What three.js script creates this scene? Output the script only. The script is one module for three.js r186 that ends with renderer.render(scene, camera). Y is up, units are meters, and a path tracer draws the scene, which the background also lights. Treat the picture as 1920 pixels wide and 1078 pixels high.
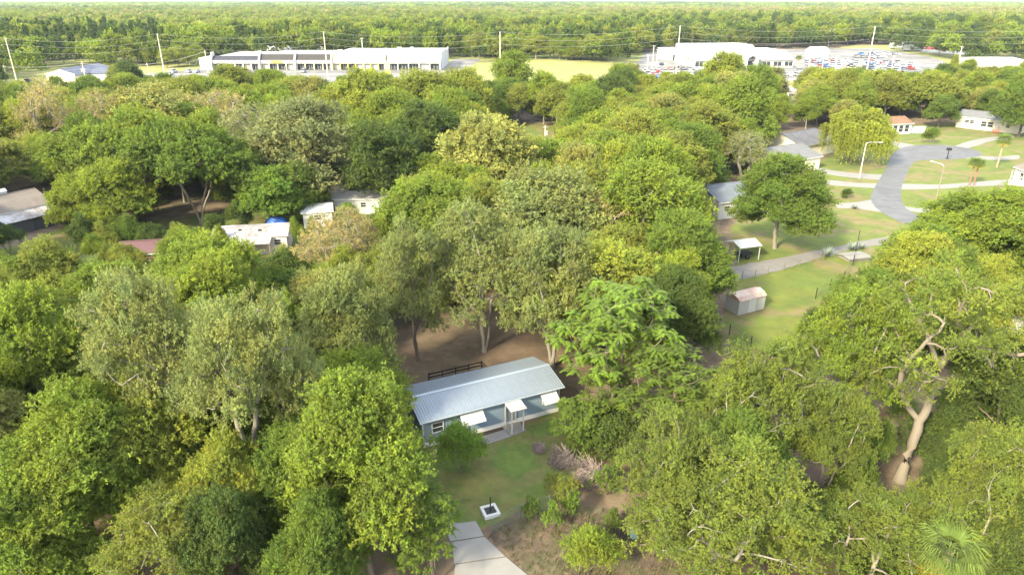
import * as THREE from 'three';
import { RoundedBoxGeometry } from 'three/addons/geometries/RoundedBoxGeometry.js';
import { mergeGeometries } from 'three/addons/utils/BufferGeometryUtils.js';
// ---------- camera, sky, sun, exposure ----------
const scene = new THREE.Scene();
const renderer = new THREE.WebGLRenderer({ antialias: true });
renderer.toneMapping = THREE.LinearToneMapping; renderer.toneMappingExposure = 4.8;
renderer.shadowMap.enabled = true;
const camera = new THREE.PerspectiveCamera(45.68, 1920 / 1078, 0.5, 40000);
camera.position.set(0, 33, 0); camera.rotation.x = -Math.atan(541 / 1280);
const sunDir = new THREE.Vector3(-0.55, 0.55, 0.66).normalize();
{ // hazy late-afternoon sky: pale horizon, soft blue above, thin broken cloud and the bright veil round the sun
  const W = 512, Hh = 256, d = new Float32Array(W * Hh * 4), hash = (x, y, z) => { let n = Math.imul(x, 374761393) + Math.imul(y, 668265263) + Math.imul(z, 2147483647 - 56) | 0; n = Math.imul(n ^ (n >>> 13), 1274126177); return ((n ^ (n >>> 16)) >>> 0) / 4294967296; };
  const vn = (x, y, z) => { const i = Math.floor(x), j = Math.floor(y), k = Math.floor(z), f = x - i, g = y - j, e = z - k, s = (t) => t * t * (3 - 2 * t), L = (p, q, t) => p + (q - p) * t; return L(L(L(hash(i, j, k), hash(i + 1, j, k), s(f)), L(hash(i, j + 1, k), hash(i + 1, j + 1, k), s(f)), s(g)), L(L(hash(i, j, k + 1), hash(i + 1, j, k + 1), s(f)), L(hash(i, j + 1, k + 1), hash(i + 1, j + 1, k + 1), s(f)), s(g)), s(e)); };
  for (let r = 0; r < Hh; r++) { const el = ((r + 0.5) / Hh - 0.5) * Math.PI, y = Math.sin(el); for (let c = 0; c < W; c++) { const az = ((c + 0.5) / W - 0.5) * 2 * Math.PI, x = Math.cos(az) * Math.cos(el), z = Math.sin(az) * Math.cos(el), t = Math.pow(Math.max(0, y), 0.55), o = (r * W + c) * 4;
    let n = 0, am = 0.5, fr = 3; for (let k = 0; k < 5; k++) { const w = 1 / (0.25 + Math.max(0, y)); n += am * vn(x * fr * w + 40, z * fr * w + 40, 7.3 + k); am *= 0.5; fr *= 2; }
    const cl = Math.min(1, Math.max(0, (n - 0.44) * 4)) * Math.min(1, Math.max(0, y * 6)) * 0.75, cosS = x * sunDir.x + y * sunDir.y + z * sunDir.z, veil = Math.exp((cosS - 1) * 9);
    const sky = [0.56 + (0.24 - 0.56) * t, 0.61 + (0.32 - 0.61) * t, 0.66 + (0.45 - 0.66) * t], cloud = [0.92, 0.86, 0.76], vv = [0.7, 0.56, 0.36];
    for (let k = 0; k < 3; k++) d[o + k] = (sky[k] + (cloud[k] - sky[k]) * cl + vv[k] * veil) * 1.3; d[o + 3] = 1; } }
  const tex = new THREE.DataTexture(d, W, Hh, THREE.RGBAFormat, THREE.FloatType); tex.mapping = THREE.EquirectangularReflectionMapping; tex.magFilter = THREE.LinearFilter; tex.colorSpace = THREE.LinearSRGBColorSpace; tex.needsUpdate = true;
  scene.background = tex; scene.environment = tex;
}
const sun = new THREE.DirectionalLight(new THREE.Color().setRGB(1, 0.88, 0.6), 3.4);
sun.name = 'sun'; sun.position.copy(sunDir).multiplyScalar(400); sun.castShadow = true; sun.shadow.radius = 14; sun.shadow.mapSize.set(4096, 4096);
Object.assign(sun.shadow.camera, { left: -400, right: 400, top: 300, bottom: -400, near: 1, far: 1500 });
scene.add(sun, sun.target); sun.target.position.set(0, 0, -120); sun.position.add(sun.target.position);
// ---------- helpers ----------
const V = (x, y, z) => new THREE.Vector3(x, y, z);
const rng = (seed) => { let s = seed | 0; return () => { s = (s + 0x6d2b79f5) | 0; let t = Math.imul(s ^ (s >>> 15), 1 | s); t = (t + Math.imul(t ^ (t >>> 7), 61 | t)) ^ t; return ((t ^ (t >>> 14)) >>> 0) / 4294967296; }; };
const lerp = (a, b, t) => a + (b - a) * t, clamp = (x, a, b) => Math.min(b, Math.max(a, x));
const usedNames = new Map();
function numbered(name) { const n = usedNames.get(name) ?? 0; usedNames.set(name, n + 1); return n ? name + '_' + String(n).padStart(3, '0') : name; }
function shade(o) { o.castShadow = true; o.receiveShadow = true; return o; }
function mesh(name, geo, mat, parent) { const m = shade(new THREE.Mesh(geo, mat)); m.name = parent === scene ? numbered(name) : name; parent.add(m); return m; }
function thing(name, label, category, pos = [0, 0, 0], turn = 0, group) {
  const o = new THREE.Group(); o.name = numbered(name); scene.add(o); o.position.set(...pos); o.rotation.y = turn;
  o.userData = { label, category }; if (group) o.userData.group = group; return o;
}
function tag(o, label, category, group) { o.userData = { label, category }; if (group) o.userData.group = group; return o; }
function struct(name, geo, mat) { const m = mesh(name, geo, mat, scene); m.userData = { kind: 'structure' }; return m; }
const mat = (r, g, b, rough = 0.9, more = {}) => new THREE.MeshStandardMaterial({ color: new THREE.Color().setRGB(r, g, b), roughness: rough, ...more });
// ground point under a direction of the lens: used once, to read the plan of the place from the photograph
const CAM_H = 33, FPX = 1280, PITCH = Math.atan(541 / 1280);
function ray(u, v) {
  const x = (u - 960) / FPX, y = -(v - 539) / FPX, c = Math.cos(PITCH), s = Math.sin(PITCH);
  return V(x, y * c - s, -c - y * s);
}
function at(u, v, h = 0) { const d = ray(u, v), t = (h - CAM_H) / d.y; return V(d.x * t, h, d.z * t); }
const pxPerM = (p) => { const c = Math.cos(PITCH), s = Math.sin(PITCH); const depth = -p.z * c + (CAM_H - p.y) * s; return FPX / depth; };
function toPx(p) { const c = Math.cos(PITCH), s = Math.sin(PITCH); const y = p.y - CAM_H; const depth = -p.z * c - y * s, up = y * c - p.z * s; return [960 + FPX * p.x / depth, 539 - FPX * up / depth]; }
function box(w, h, d, x = 0, y = 0, z = 0) { const g = new THREE.BoxGeometry(w, h, d); g.translate(x, y, z); return g; }
function rbox(w, h, d, x = 0, y = 0, z = 0, r = 0.02) { const g = new RoundedBoxGeometry(w, h, d, 1, Math.min(r, w / 2.01, h / 2.01, d / 2.01)); g.translate(x, y, z); return g; }
function tube(pts, r0, r1 = r0, sides = 8, seg) {
  const curve = new THREE.CatmullRomCurve3(pts), n = seg ?? Math.max(2, pts.length * 3), fr = curve.computeFrenetFrames(n, false), P = [], I = [];
  for (let i = 0; i <= n; i++) { const p = curve.getPoint(i / n), r = lerp(r0, r1, i / n);
    for (let k = 0; k < sides; k++) { const a = k / sides * 2 * Math.PI; const q = p.clone().addScaledVector(fr.normals[i], Math.cos(a) * r).addScaledVector(fr.binormals[i], Math.sin(a) * r); P.push(q.x, q.y, q.z); } }
  for (let i = 0; i < n; i++) for (let k = 0; k < sides; k++) { const a = i * sides + k, b = i * sides + (k + 1) % sides; I.push(a, a + sides, b, b, a + sides, b + sides); }
  for (const [o, flip] of [[0, 0], [n * sides, 1]]) for (let k = 1; k < sides - 1; k++) flip ? I.push(o, o + k + 1, o + k) : I.push(o, o + k, o + k + 1);
  const g = new THREE.BufferGeometry(); g.setAttribute('position', new THREE.Float32BufferAttribute(P, 3)); g.setIndex(I); g.computeVertexNormals(); return g;
}
const merge = (list) => mergeGeometries(list.map((g) => { const q = g.index ? g.toNonIndexed() : g; for (const n of Object.keys(q.attributes)) if (!['position', 'normal', 'uv'].includes(n)) q.deleteAttribute(n); if (!q.attributes.uv) q.setAttribute('uv', new THREE.Float32BufferAttribute(new Float32Array(q.attributes.position.count * 2), 2)); return q; }));
// tileable value noise
function noiseGrid(n, seed) { const r = rng(seed), a = new Float32Array(n * n).map(() => r()); return (x, y) => { const xi = Math.floor(x), yi = Math.floor(y), fx = x - xi, fy = y - yi, sx = fx * fx * (3 - 2 * fx), sy = fy * fy * (3 - 2 * fy); const g = (i, j) => a[(((j % n) + n) % n) * n + (((i % n) + n) % n)]; return lerp(lerp(g(xi, yi), g(xi + 1, yi), sx), lerp(g(xi, yi + 1), g(xi + 1, yi + 1), sx), sy); }; }
function fbm(seed, n = 8, oct = 5) { const layers = []; for (let o = 0; o < oct; o++) layers.push(noiseGrid(n << o, seed + o * 17)); return (u, v) => { let s = 0, a = 0.5, t = 0; layers.forEach((f, o) => { s += a * f(u * (n << o), v * (n << o)); t += a; a *= 0.58; }); return s / t; }; }
function texture(size, fn, srgb = true) {
  const d = new Uint8Array(size * size * 4);
  for (let y = 0; y < size; y++) for (let x = 0; x < size; x++) { const c = fn(x / size, y / size), o = (y * size + x) * 4; d[o] = clamp(c[0], 0, 1) * 255; d[o + 1] = clamp(c[1], 0, 1) * 255; d[o + 2] = clamp(c[2], 0, 1) * 255; d[o + 3] = 255; }
  const t = new THREE.DataTexture(d, size, size); t.wrapS = t.wrapT = THREE.RepeatWrapping; t.magFilter = THREE.LinearFilter; t.minFilter = THREE.LinearMipmapLinearFilter; t.generateMipmaps = true; if (srgb) t.colorSpace = THREE.SRGBColorSpace; t.needsUpdate = true; return t;
}
const mix3 = (a, b, t) => [lerp(a[0], b[0], t), lerp(a[1], b[1], t), lerp(a[2], b[2], t)];
const toS = (c) => c.map((x) => x <= 0.0031308 ? x * 12.92 : 1.055 * Math.pow(x, 1 / 2.4) - 0.055);
// ---------- trees: a skeleton grown towards leaf clumps, tubes for wood, small leaf faces for the crown ----------
function growSkeleton(R, o) {
  // o: H height, R radius, fork, stems, lobes, gap (spacing of clumps), lean
  const puffs = [], lobes = [];
  const nl = o.lobes, y0 = o.base * o.H;
  for (let i = 0; i < nl; i++) {
    const a = i * 2.39996 + R() * 0.9, q = Math.sqrt((i + 0.35) / nl) * (0.7 + 0.14 * R());
    const top = 1 - Math.pow(q, 2.2) * o.dome, hh = lerp(y0, o.H, clamp(top + 0.02 - R() * 0.34, 0.1, 0.95));
    const lr = o.R * (0.17 + 0.13 * R()) * (o.lobe ?? 1);
    lobes.push({ c: V(Math.cos(a) * q * o.R + o.lean[0], hh, Math.sin(a) * q * o.R * (o.oval ?? 1) + o.lean[1]), r: lr, h: lr * (o.flat * (0.85 + 0.3 * R())) });
  }
  const inLobe = (p, k) => lobes.some((l) => { const d = p.clone().sub(l.c); return (d.x * d.x + d.z * d.z) / (l.r * l.r) + d.y * d.y / (l.h * l.h) < k; });
  const tryAdd = (p, gap) => { for (const q of puffs) if (q.distanceToSquared(p) < gap * gap) return; puffs.push(p); };
  for (const l of lobes) for (let k = 0; k < 90; k++) {
    const z = lerp(-0.4, 1, Math.pow(R(), 0.75)), a = R() * 6.2832, s = Math.sqrt(1 - z * z), rr = 0.75 + 0.4 * R();
    const p = l.c.clone().add(V(Math.cos(a) * s * l.r * rr, z * l.h * rr, Math.sin(a) * s * l.r * rr));
    if (p.y > y0 * 0.7 && !inLobe(p, 0.5)) tryAdd(p, o.gap * (0.75 + 0.5 * R()));
  }
  for (let k = 0; k < (o.inner ?? 40); k++) { const l = lobes[Math.floor(R() * nl)], p = l.c.clone().add(V((R() - 0.5) * l.r, (R() - 0.5) * l.h, (R() - 0.5) * l.r)); tryAdd(p, o.gap); }
  const nodes = [];
  const add = (p, parent) => { nodes.push({ p, parent, kids: [], w: 0 }); const i = nodes.length - 1; if (parent >= 0) nodes[parent].kids.push(i); return i; };
  const stepLen = o.step ?? 0.5;
  for (let s = 0; s < o.stems; s++) {
    const a = s / o.stems * 6.28 + R() * 2, sp = o.stems > 1 ? 0.22 : 0, fh = o.fork * o.H * (0.8 + 0.4 * R());
    let cur = s === 0 ? add(V(0, -0.3, 0), -1) : 0, n = Math.max(2, Math.round(fh / stepLen)), dx = 0, dz = 0;
    for (let i = 1; i <= n; i++) { dx += (R() - 0.5) * 0.16 + Math.cos(a) * sp * (o.spread ?? 1) * stepLen; dz += (R() - 0.5) * 0.16 + Math.sin(a) * sp * (o.spread ?? 1) * stepLen; cur = add(V(dx + o.lean[0] * 0.8 * (i / n) * (o.fork + 0.25), i / n * fh, dz + o.lean[1] * 0.8 * (i / n) * (o.fork + 0.25)), cur); }
  }
  const near = puffs.map((p) => { let b = 0, bd = 1e9; nodes.forEach((n, i) => { const d = n.p.distanceToSquared(p); if (d < bd) { bd = d; b = i; } }); return { i: b, d: bd, done: false }; });
  const tips = [];
  for (let it = 0; it < 140; it++) {
    const pull = new Map();
    puffs.forEach((p, k) => { const n = near[k]; if (n.done) return; if (n.d < 0.95 * 0.95) { n.done = true; tips.push([add(p.clone(), n.i), k]); return; }
      const e = pull.get(n.i) ?? V(0, 0, 0); e.add(p.clone().sub(nodes[n.i].p).normalize()); pull.set(n.i, e); });
    if (!pull.size) break;
    const from = nodes.length;
    for (const [i, e] of pull) { if (nodes[i].kids.length > 3) { e.add(V(R() - 0.5, R() - 0.5, R() - 0.5)); }
      e.normalize().add(V((R() - 0.5) * 0.7, (R() - 0.5) * 0.5 + 0.08, (R() - 0.5) * 0.7)).normalize();
      const pr = nodes[i].parent; if (pr >= 0) e.addScaledVector(nodes[i].p.clone().sub(nodes[pr].p).normalize(), 0.4).normalize();
      add(nodes[i].p.clone().addScaledVector(e, stepLen * (0.8 + 0.4 * R())), i); }
    puffs.forEach((p, k) => { const n = near[k]; if (n.done) return; for (let j = from; j < nodes.length; j++) { const d = nodes[j].p.distanceToSquared(p); if (d < n.d) { n.d = d; n.i = j; } } });
  }
  for (let i = nodes.length - 1; i >= 0; i--) { const n = nodes[i]; if (!n.kids.length) n.w = 1; n.r = o.tip * Math.pow(n.w, 1 / 2.25); if (n.parent >= 0) nodes[n.parent].w += n.w; }
  nodes.forEach((n, i) => { n.r = Math.min(n.r, o.thick); const h = n.p.y; if (h < 0.9) n.r *= 1 + 0.55 * Math.pow(clamp((0.9 - h) / 0.9, 0, 1), 2); });
  return { nodes, puffs, tips };
}
class Buf {
  constructor() { this.p = []; this.i = []; this.c = []; this.n = 0; }
  geo(colors) { const g = new THREE.BufferGeometry(); g.setAttribute('position', new THREE.Float32BufferAttribute(this.p, 3)); g.setIndex(this.n > 65535 ? new THREE.Uint32BufferAttribute(this.i, 1) : new THREE.Uint16BufferAttribute(this.i, 1)); if (colors) g.setAttribute('color', new THREE.Float32BufferAttribute(this.c, 3)); return g; }
}
function ring(b, p, dir, r, n, jig, R) {
  const t = Math.abs(dir.y) < 0.9 ? V(0, 1, 0) : V(1, 0, 0), a = t.clone().cross(dir).normalize(), c = dir.clone().cross(a);
  for (let k = 0; k < n; k++) { const q = k / n * 6.28318, rr = r * (1 + (R() - 0.5) * jig), s = Math.cos(q) * rr, u = Math.sin(q) * rr; b.p.push(p.x + a.x * s + c.x * u, p.y + a.y * s + c.y * u, p.z + a.z * s + c.z * u); b.n++; }
  return b.n - n;
}
function woodGeometry(sk, R, lo, hi) {
  // tubes along chains whose starting radius lies between lo and hi
  const b = new Buf(), { nodes } = sk, starts = [[0, -1]];
  while (starts.length) {
    const [s, from] = starts.pop(); const chain = []; let i = s;
    for (;;) { chain.push(i); const kids = nodes[i].kids; if (!kids.length) break; let best = kids[0]; for (const k of kids) if (nodes[k].r > nodes[best].r) best = k; for (const k of kids) if (k !== best) starts.push([k, i]); i = best; }
    const pts = from >= 0 ? [from, ...chain] : chain, rad0 = nodes[chain[0]].r;
    if (rad0 < lo || rad0 >= hi || pts.length < 2) continue;
    const sides = rad0 > 0.14 ? 8 : rad0 > 0.05 ? 5 : 3; let prev = -1;
    pts.forEach((id, k) => { const p = nodes[id].p, q0 = nodes[pts[Math.max(0, k - 1)]].p, q1 = nodes[pts[Math.min(pts.length - 1, k + 1)]].p, d = q1.clone().sub(q0).normalize();
      const r = k === 0 && from >= 0 ? Math.min(nodes[id].r, rad0 * 1.15) : nodes[id].r; const o = ring(b, p, d, Math.max(0.008, k === pts.length - 1 ? r * 0.5 : r), sides, rad0 > 0.1 ? 0.22 : 0.1, R);
      if (prev >= 0) for (let m = 0; m < sides; m++) { const a = prev + m, c = prev + (m + 1) % sides, e = o + m, f = o + (m + 1) % sides; b.i.push(a, c, e, c, f, e); }
      prev = o; });
  }
  const g = b.geo(); g.computeVertexNormals(); return g;
}
const _t = V(0, 0, 0), _s = V(0, 0, 0), _n = V(0, 0, 0);
function leaf(b, p, dir, nor, len, wid, c) {
  // one leaf: a pointed face, broad at its base third
  _t.copy(dir).normalize(); _s.crossVectors(_t, nor).normalize();
  const h = wid * 0.55, k = (b.n % 2 ? 1 : -1) * 0.18 * wid;
  b.p.push(p.x + _s.x * h, p.y + _s.y * h, p.z + _s.z * h, p.x - _s.x * h + _t.x * k, p.y - _s.y * h + _t.y * k, p.z - _s.z * h + _t.z * k, p.x + _t.x * len, p.y + _t.y * len, p.z + _t.z * len);
  const o = b.n; b.n += 3; b.i.push(o, o + 1, o + 2);
  for (let k2 = 0; k2 < 3; k2++) b.c.push(c[0], c[1], c[2]);
}
const rnd3 = (R) => V(R() * 2 - 1, R() * 2 - 1, R() * 2 - 1);
function leafTint(R, base, amp = 0.3) { const k = 1 + (R() - 0.5) * amp * 2, y = (R() - 0.5) * amp * 0.9; return [base[0] * k * (1 + y), base[1] * k * (1 + y * 0.35), base[2] * k * (1 - y * 0.5)]; }
function crownPuffs(sk, R, o) {
  const b = new Buf();
  for (const p of sk.puffs) {
    const a = o.puff * (0.7 + 0.6 * R()), hgt = a * o.puffFlat, k = 0.77 + 0.46 * R(), yel = (R() - 0.5) * 0.26, base = [k * (1 + yel), k * (1 + yel * 0.3), k * (1 - yel * 0.4)];
    const n = Math.round(o.leaves * (0.7 + 0.6 * R()) * (a / o.puff) ** 2);
    // each puff is made of several sprigs, so its edge is ragged
    const ns = Math.max(4, Math.round(n / 14));
    for (let s = 0; s < ns; s++) {
      const z = lerp(-0.75, 1, Math.pow(R(), 0.75)), q = R() * 6.2832, c = Math.sqrt(1 - z * z), rr = (0.3 + 0.85 * Math.pow(R(), 0.6)) * (R() < 0.12 ? 1.3 : 1);
      const dir = V(Math.cos(q) * c, z, Math.sin(q) * c), sp = V(p.x + dir.x * a * rr, p.y + dir.y * hgt * rr, p.z + dir.z * a * rr);
      const along = dir.clone().multiplyScalar(0.9).add(rnd3(R).multiplyScalar(0.6)); along.y += o.rise ?? 0.25; along.normalize();
      const tint = leafTint(R, base, 0.13);
      for (let m = 0; m < 14; m++) {
        const f = m / 14, pos = sp.clone().addScaledVector(along, (f - 0.3) * o.sprig).addScaledVector(rnd3(R), o.sprig * 0.2);
        const ld = along.clone().multiplyScalar(0.7).add(rnd3(R)).normalize(), nr = V(dir.x * 0.5, 0.75, dir.z * 0.5).add(rnd3(R).multiplyScalar(0.75)).normalize();
        const L = o.leaf * (0.7 + 0.7 * R());
        leaf(b, pos, ld, nr, L, L * o.ratio, leafTint(R, tint, 0.09));
      }
    }
  }
  return b.geo(true);
}
function crownFeather(sk, R, o) {
  const b = new Buf();
  for (const p of sk.puffs) {
    const k = 0.8 + 0.4 * R(), base = [k, k, k], nf = o.fronds + Math.floor(R() * 5), a0 = R() * 6;
    for (let f = 0; f < nf; f++) {
      const a = a0 + f / nf * 6.283 + R() * 0.5, L = o.frond * (0.7 + 0.6 * R()), up = 0.1 + R() * 0.75, tint = leafTint(R, base, 0.15);
      const d = V(Math.cos(a), up, Math.sin(a)).normalize(), p0 = p.clone().addScaledVector(rnd3(R), 0.25), np = 10;
      for (let s = 1; s <= np; s++) {
        const t = s / np, q = p0.clone().addScaledVector(d, L * t); q.y -= o.droop * L * t * t;
        const side = V(-d.z, 0, d.x).normalize();
        for (const g of [-1, 1]) { const ld = side.clone().multiplyScalar(g).addScaledVector(d, 0.5).add(V(0, -0.35 - 0.3 * R(), 0)).addScaledVector(rnd3(R), 0.2); leaf(b, q, ld, V(d.x * 0.2 + (R() - 0.5) * 0.5, 1, d.z * 0.2 + (R() - 0.5) * 0.5), o.leaf * (1.15 - 0.6 * Math.abs(t - 0.45)) * (0.8 + 0.4 * R()), o.leaf * o.ratio, leafTint(R, tint, 0.16)); }
      }
    }
  }
  return b.geo(true);
}
function crownWeep(sk, R, o) {
  const b = new Buf();
  for (const p of sk.puffs) {
    const k = 0.8 + 0.4 * R(), base = [k, k, k];
    for (let f = 0; f < o.strands; f++) {
      const a = R() * 6.283, out = V(Math.cos(a), 0.4, Math.sin(a)), L = o.hang * (0.4 + 0.9 * R()), p0 = p.clone().addScaledVector(rnd3(R), 0.5), tint = leafTint(R, base, 0.15), np = Math.round(L / 0.11);
      for (let s = 0; s < np; s++) { const t = s / np, q = p0.clone().addScaledVector(out, Math.min(0.6, t * 1.4)).add(V((R() - 0.5) * 0.15, -L * t * t - 0.1 * t, (R() - 0.5) * 0.15)); if (q.y < 0.3) break; leaf(b, q, rnd3(R).add(V(0, -1.1, 0)), rnd3(R).add(V(0, 0.5, 0)), o.leaf * (0.7 + 0.6 * R()), o.leaf * o.ratio, leafTint(R, tint, 0.2)); }
    }
  }
  return b.geo(true);
}
const leafMat = (r, g, b, t = 0.5) => new THREE.MeshPhysicalMaterial({ color: new THREE.Color().setRGB(r, g, b), roughness: 1, specularIntensity: 0.25, vertexColors: true, transmission: t, thickness: 0, side: THREE.DoubleSide });
// ---------- the ground and what is laid on it ----------
const nz = fbm(3, 4, 6), nz2 = fbm(91, 16, 5), nz3 = fbm(55, 64, 3);
function groundTex(seed, stops, size, speck, amp = 0.5) {
  const a = fbm(seed, 3, 6), b = fbm(seed + 7, 24, 4), r = rng(seed + 5);
  const t = texture(1024, (u, v) => { const k = clamp((a(u, v) - 0.5) * 2.6 + 0.5, 0, 1) * (stops.length - 1), i = Math.min(stops.length - 2, Math.floor(k)); const c = mix3(stops[i], stops[i + 1], k - i), f = 1 + (b(u, v) - 0.5) * amp + (r() - 0.5) * speck; return toS([c[0] * f, c[1] * f, c[2] * f]); });
  t.repeat.set(1 / size, 1 / size); return t;
}
const bumpTex = (() => { const a = fbm(21, 16, 5), r = rng(8); const t = texture(512, (u, v) => { const k = a(u, v) * 0.7 + r() * 0.3; return [k, k, k]; }, false); return t; })();
const bumpOf = (size) => { const t = bumpTex.clone(); t.repeat.set(1 / size, 1 / size); return t; };
const M = {};
M.litter = new THREE.MeshStandardMaterial({ map: groundTex(11, [[0.10, 0.068, 0.045], [0.17, 0.115, 0.075], [0.12, 0.085, 0.05], [0.2, 0.145, 0.095], [0.10, 0.09, 0.045]], 22, 0.5), bumpMap: bumpOf(3), bumpScale: 0.04, roughness: 1 });
M.lawn = new THREE.MeshStandardMaterial({ map: groundTex(31, [[0.17, 0.2, 0.02], [0.13, 0.19, 0.017], [0.2, 0.2, 0.035], [0.25, 0.2, 0.08], [0.15, 0.2, 0.018], [0.18, 0.21, 0.022]], 34, 0.35), bumpMap: bumpOf(1.5), bumpScale: 0.03, roughness: 1 });
M.lawnDark = new THREE.MeshStandardMaterial({ map: groundTex(41, [[0.095, 0.14, 0.02], [0.11, 0.16, 0.022], [0.085, 0.13, 0.018], [0.15, 0.14, 0.04], [0.1, 0.145, 0.02]], 13, 0.4), bumpMap: bumpOf(1), bumpScale: 0.03, roughness: 1 });
M.field = new THREE.MeshStandardMaterial({ map: groundTex(51, [[0.26, 0.25, 0.06], [0.2, 0.24, 0.05], [0.3, 0.26, 0.08], [0.23, 0.25, 0.05]], 60, 0.2), roughness: 1 });
M.scrub = new THREE.MeshStandardMaterial({ map: groundTex(61, [[0.12, 0.08, 0.05], [0.22, 0.17, 0.1], [0.13, 0.12, 0.05], [0.2, 0.14, 0.09], [0.09, 0.07, 0.045]], 9, 0.6, 0.9), bumpMap: bumpOf(1.2), bumpScale: 0.06, roughness: 1 });
M.asphalt = new THREE.MeshStandardMaterial({ map: groundTex(71, [[0.16, 0.166, 0.18], [0.205, 0.21, 0.225], [0.175, 0.18, 0.195], [0.215, 0.22, 0.23]], 19, 0.14, 0.26), bumpMap: bumpOf(0.8), bumpScale: 0.006, roughness: 0.9 });
M.lot = new THREE.MeshStandardMaterial({ map: groundTex(72, [[0.16, 0.155, 0.15], [0.22, 0.21, 0.2], [0.3, 0.285, 0.26], [0.19, 0.18, 0.175]], 70, 0.12, 0.3), roughness: 0.9 });
M.concrete = new THREE.MeshStandardMaterial({ map: groundTex(73, [[0.39, 0.38, 0.36], [0.42, 0.405, 0.38], [0.38, 0.37, 0.345], [0.41, 0.395, 0.37]], 9, 0.06, 0.1), bumpMap: bumpOf(1), bumpScale: 0.006, roughness: 0.9 });
M.gravel = new THREE.MeshStandardMaterial({ map: groundTex(74, [[0.3, 0.285, 0.27], [0.33, 0.31, 0.29], [0.28, 0.265, 0.255], [0.32, 0.3, 0.275]], 8, 0.16, 0.15), bumpMap: bumpOf(0.8), bumpScale: 0.03, roughness: 1 });
M.mulch = new THREE.MeshStandardMaterial({ map: groundTex(75, [[0.02, 0.016, 0.013], [0.045, 0.03, 0.022], [0.03, 0.022, 0.017]], 2.5, 0.6), bumpMap: bumpOf(0.5), bumpScale: 0.05, roughness: 1 });
{ // one sheet to the horizon; its uv are in metres
  const g = new THREE.PlaneGeometry(36000, 36000, 1, 1); const p = g.attributes.position, uv = g.attributes.uv; for (let i = 0; i < p.count; i++) uv.setXY(i, p.getX(i), p.getY(i)); g.rotateX(-Math.PI / 2); g.translate(0, 0, -9000); struct('ground', g, M.litter);
}
const openPolys = [];   // plan outlines that are kept free of scattered trees
function planPoly(px) { return px.map(([u, v]) => { const p = at(u, v); return [p.x, p.z]; }); }
function ragged(poly, step, amp, seed) {
  const out = [], r = rng(seed);
  poly.forEach((a, i) => { const b = poly[(i + 1) % poly.length], L = Math.hypot(b[0] - a[0], b[1] - a[1]), n = Math.max(1, Math.round(L / step)); for (let k = 0; k < n; k++) { const t = k / n; out.push([lerp(a[0], b[0], t) + (r() - 0.5) * amp, lerp(a[1], b[1], t) + (r() - 0.5) * amp]); } });
  return out;
}
function smoothPoly(poly, n) { const c = new THREE.CatmullRomCurve3(poly.map(([x, z]) => V(x, 0, z)), true, 'centripetal'); return c.getPoints(n).slice(0, -1).map((p) => [p.x, p.z]); }
function plate(name, poly, y, m, thick = 0) {
  const s = new THREE.Shape(poly.map(([x, z]) => new THREE.Vector2(x, -z)));
  const g = thick ? new THREE.ExtrudeGeometry(s, { depth: thick, bevelEnabled: false }) : new THREE.ShapeGeometry(s); g.rotateX(-Math.PI / 2); g.translate(0, y - thick, 0);
  return struct(name, g, m);
}
const G = (px, keep = true) => { const p = planPoly(px); if (keep) openPolys.push(p); return p; };
plate('front_lawn', ragged(smoothPoly(G([[800, 870], [870, 835], [940, 818], [1000, 790], [1075, 745], [1110, 780], [1110, 850], [1075, 900], [1040, 945], [975, 962], [918, 985], [830, 1000], [770, 930]]), 60), 0.7, 0.5, 1), 0.006, M.lawnDark);
plate('scrub_soil', ragged(smoothPoly(G([[918, 1000], [980, 968], [1060, 950], [1180, 960], [1280, 1010], [1330, 1120], [1010, 1140], [985, 1078], [950, 1040]]), 60), 0.8, 0.5, 2), 0.004, M.scrub);
plate('house_lawn', ragged(G([[1378, 655], [1455, 665], [1560, 640], [1760, 560], [2000, 560], [2060, 430], [2060, 232], [1880, 226], [1690, 236], [1570, 285], [1530, 305], [1440, 330], [1400, 400], [1372, 430], [1376, 520], [1360, 600]]), 3, 1.1, 3), 0.004, M.lawn);
plate('side_lawn', ragged(G([[-60, 540], [-60, 480], [60, 448], [128, 422], [150, 436], [128, 470], [30, 520]]), 2, 1.2, 4), 0.004, M.lawn);
plate('trailer_yard', ragged(smoothPoly(planPoly([[100, 445], [220, 425], [330, 408], [470, 395], [640, 378], [760, 400], [640, 450], [560, 500], [330, 520], [200, 530]]), 60), 1.5, 1.2, 21), 0.003, M.lawnDark);
plate('clearing', ragged(smoothPoly(G([[918, 268], [955, 236], [1020, 234], [1050, 244], [1015, 268], [950, 276]]), 50), 3, 2, 5), 0.004, M.lawn);
plate('roadside_field', ragged(G([[855, 150], [880, 122], [1000, 110], [1120, 118], [1180, 135], [1170, 160], [1010, 165]]), 8, 4, 6), 0.004, M.field);
plate('meadow', ragged([[-520, -296], [520, -296], [620, -500], [-620, -500]], 20, 6, 12), 0.003, M.field);
plate('verge', ragged(planPoly([[-300, 166], [-300, 148], [600, 158], [900, 160], [1490, 160], [2300, 170], [2300, 186], [1480, 172], [600, 168]]), 12, 2, 7), 0.006, M.field);
plate('highway', planPoly([[-400, 166], [600, 171], [1480, 166], [2400, 182], [2400, 202], [1480, 190], [600, 190], [-400, 180]]), 0.01, M.asphalt);
plate('plaza_parking_lot', G([[225, 152], [250, 140], [372, 130], [380, 126], [832, 126], [852, 110], [905, 110], [880, 125], [805, 153], [640, 156]]), 0.012, M.lot);
plate('dealership_lot', G([[1130, 150], [1195, 118], [1210, 98], [1290, 93], [1500, 92], [1640, 90], [1745, 106], [1775, 116], [1735, 152], [1520, 152]]), 0.012, M.lot);
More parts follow.
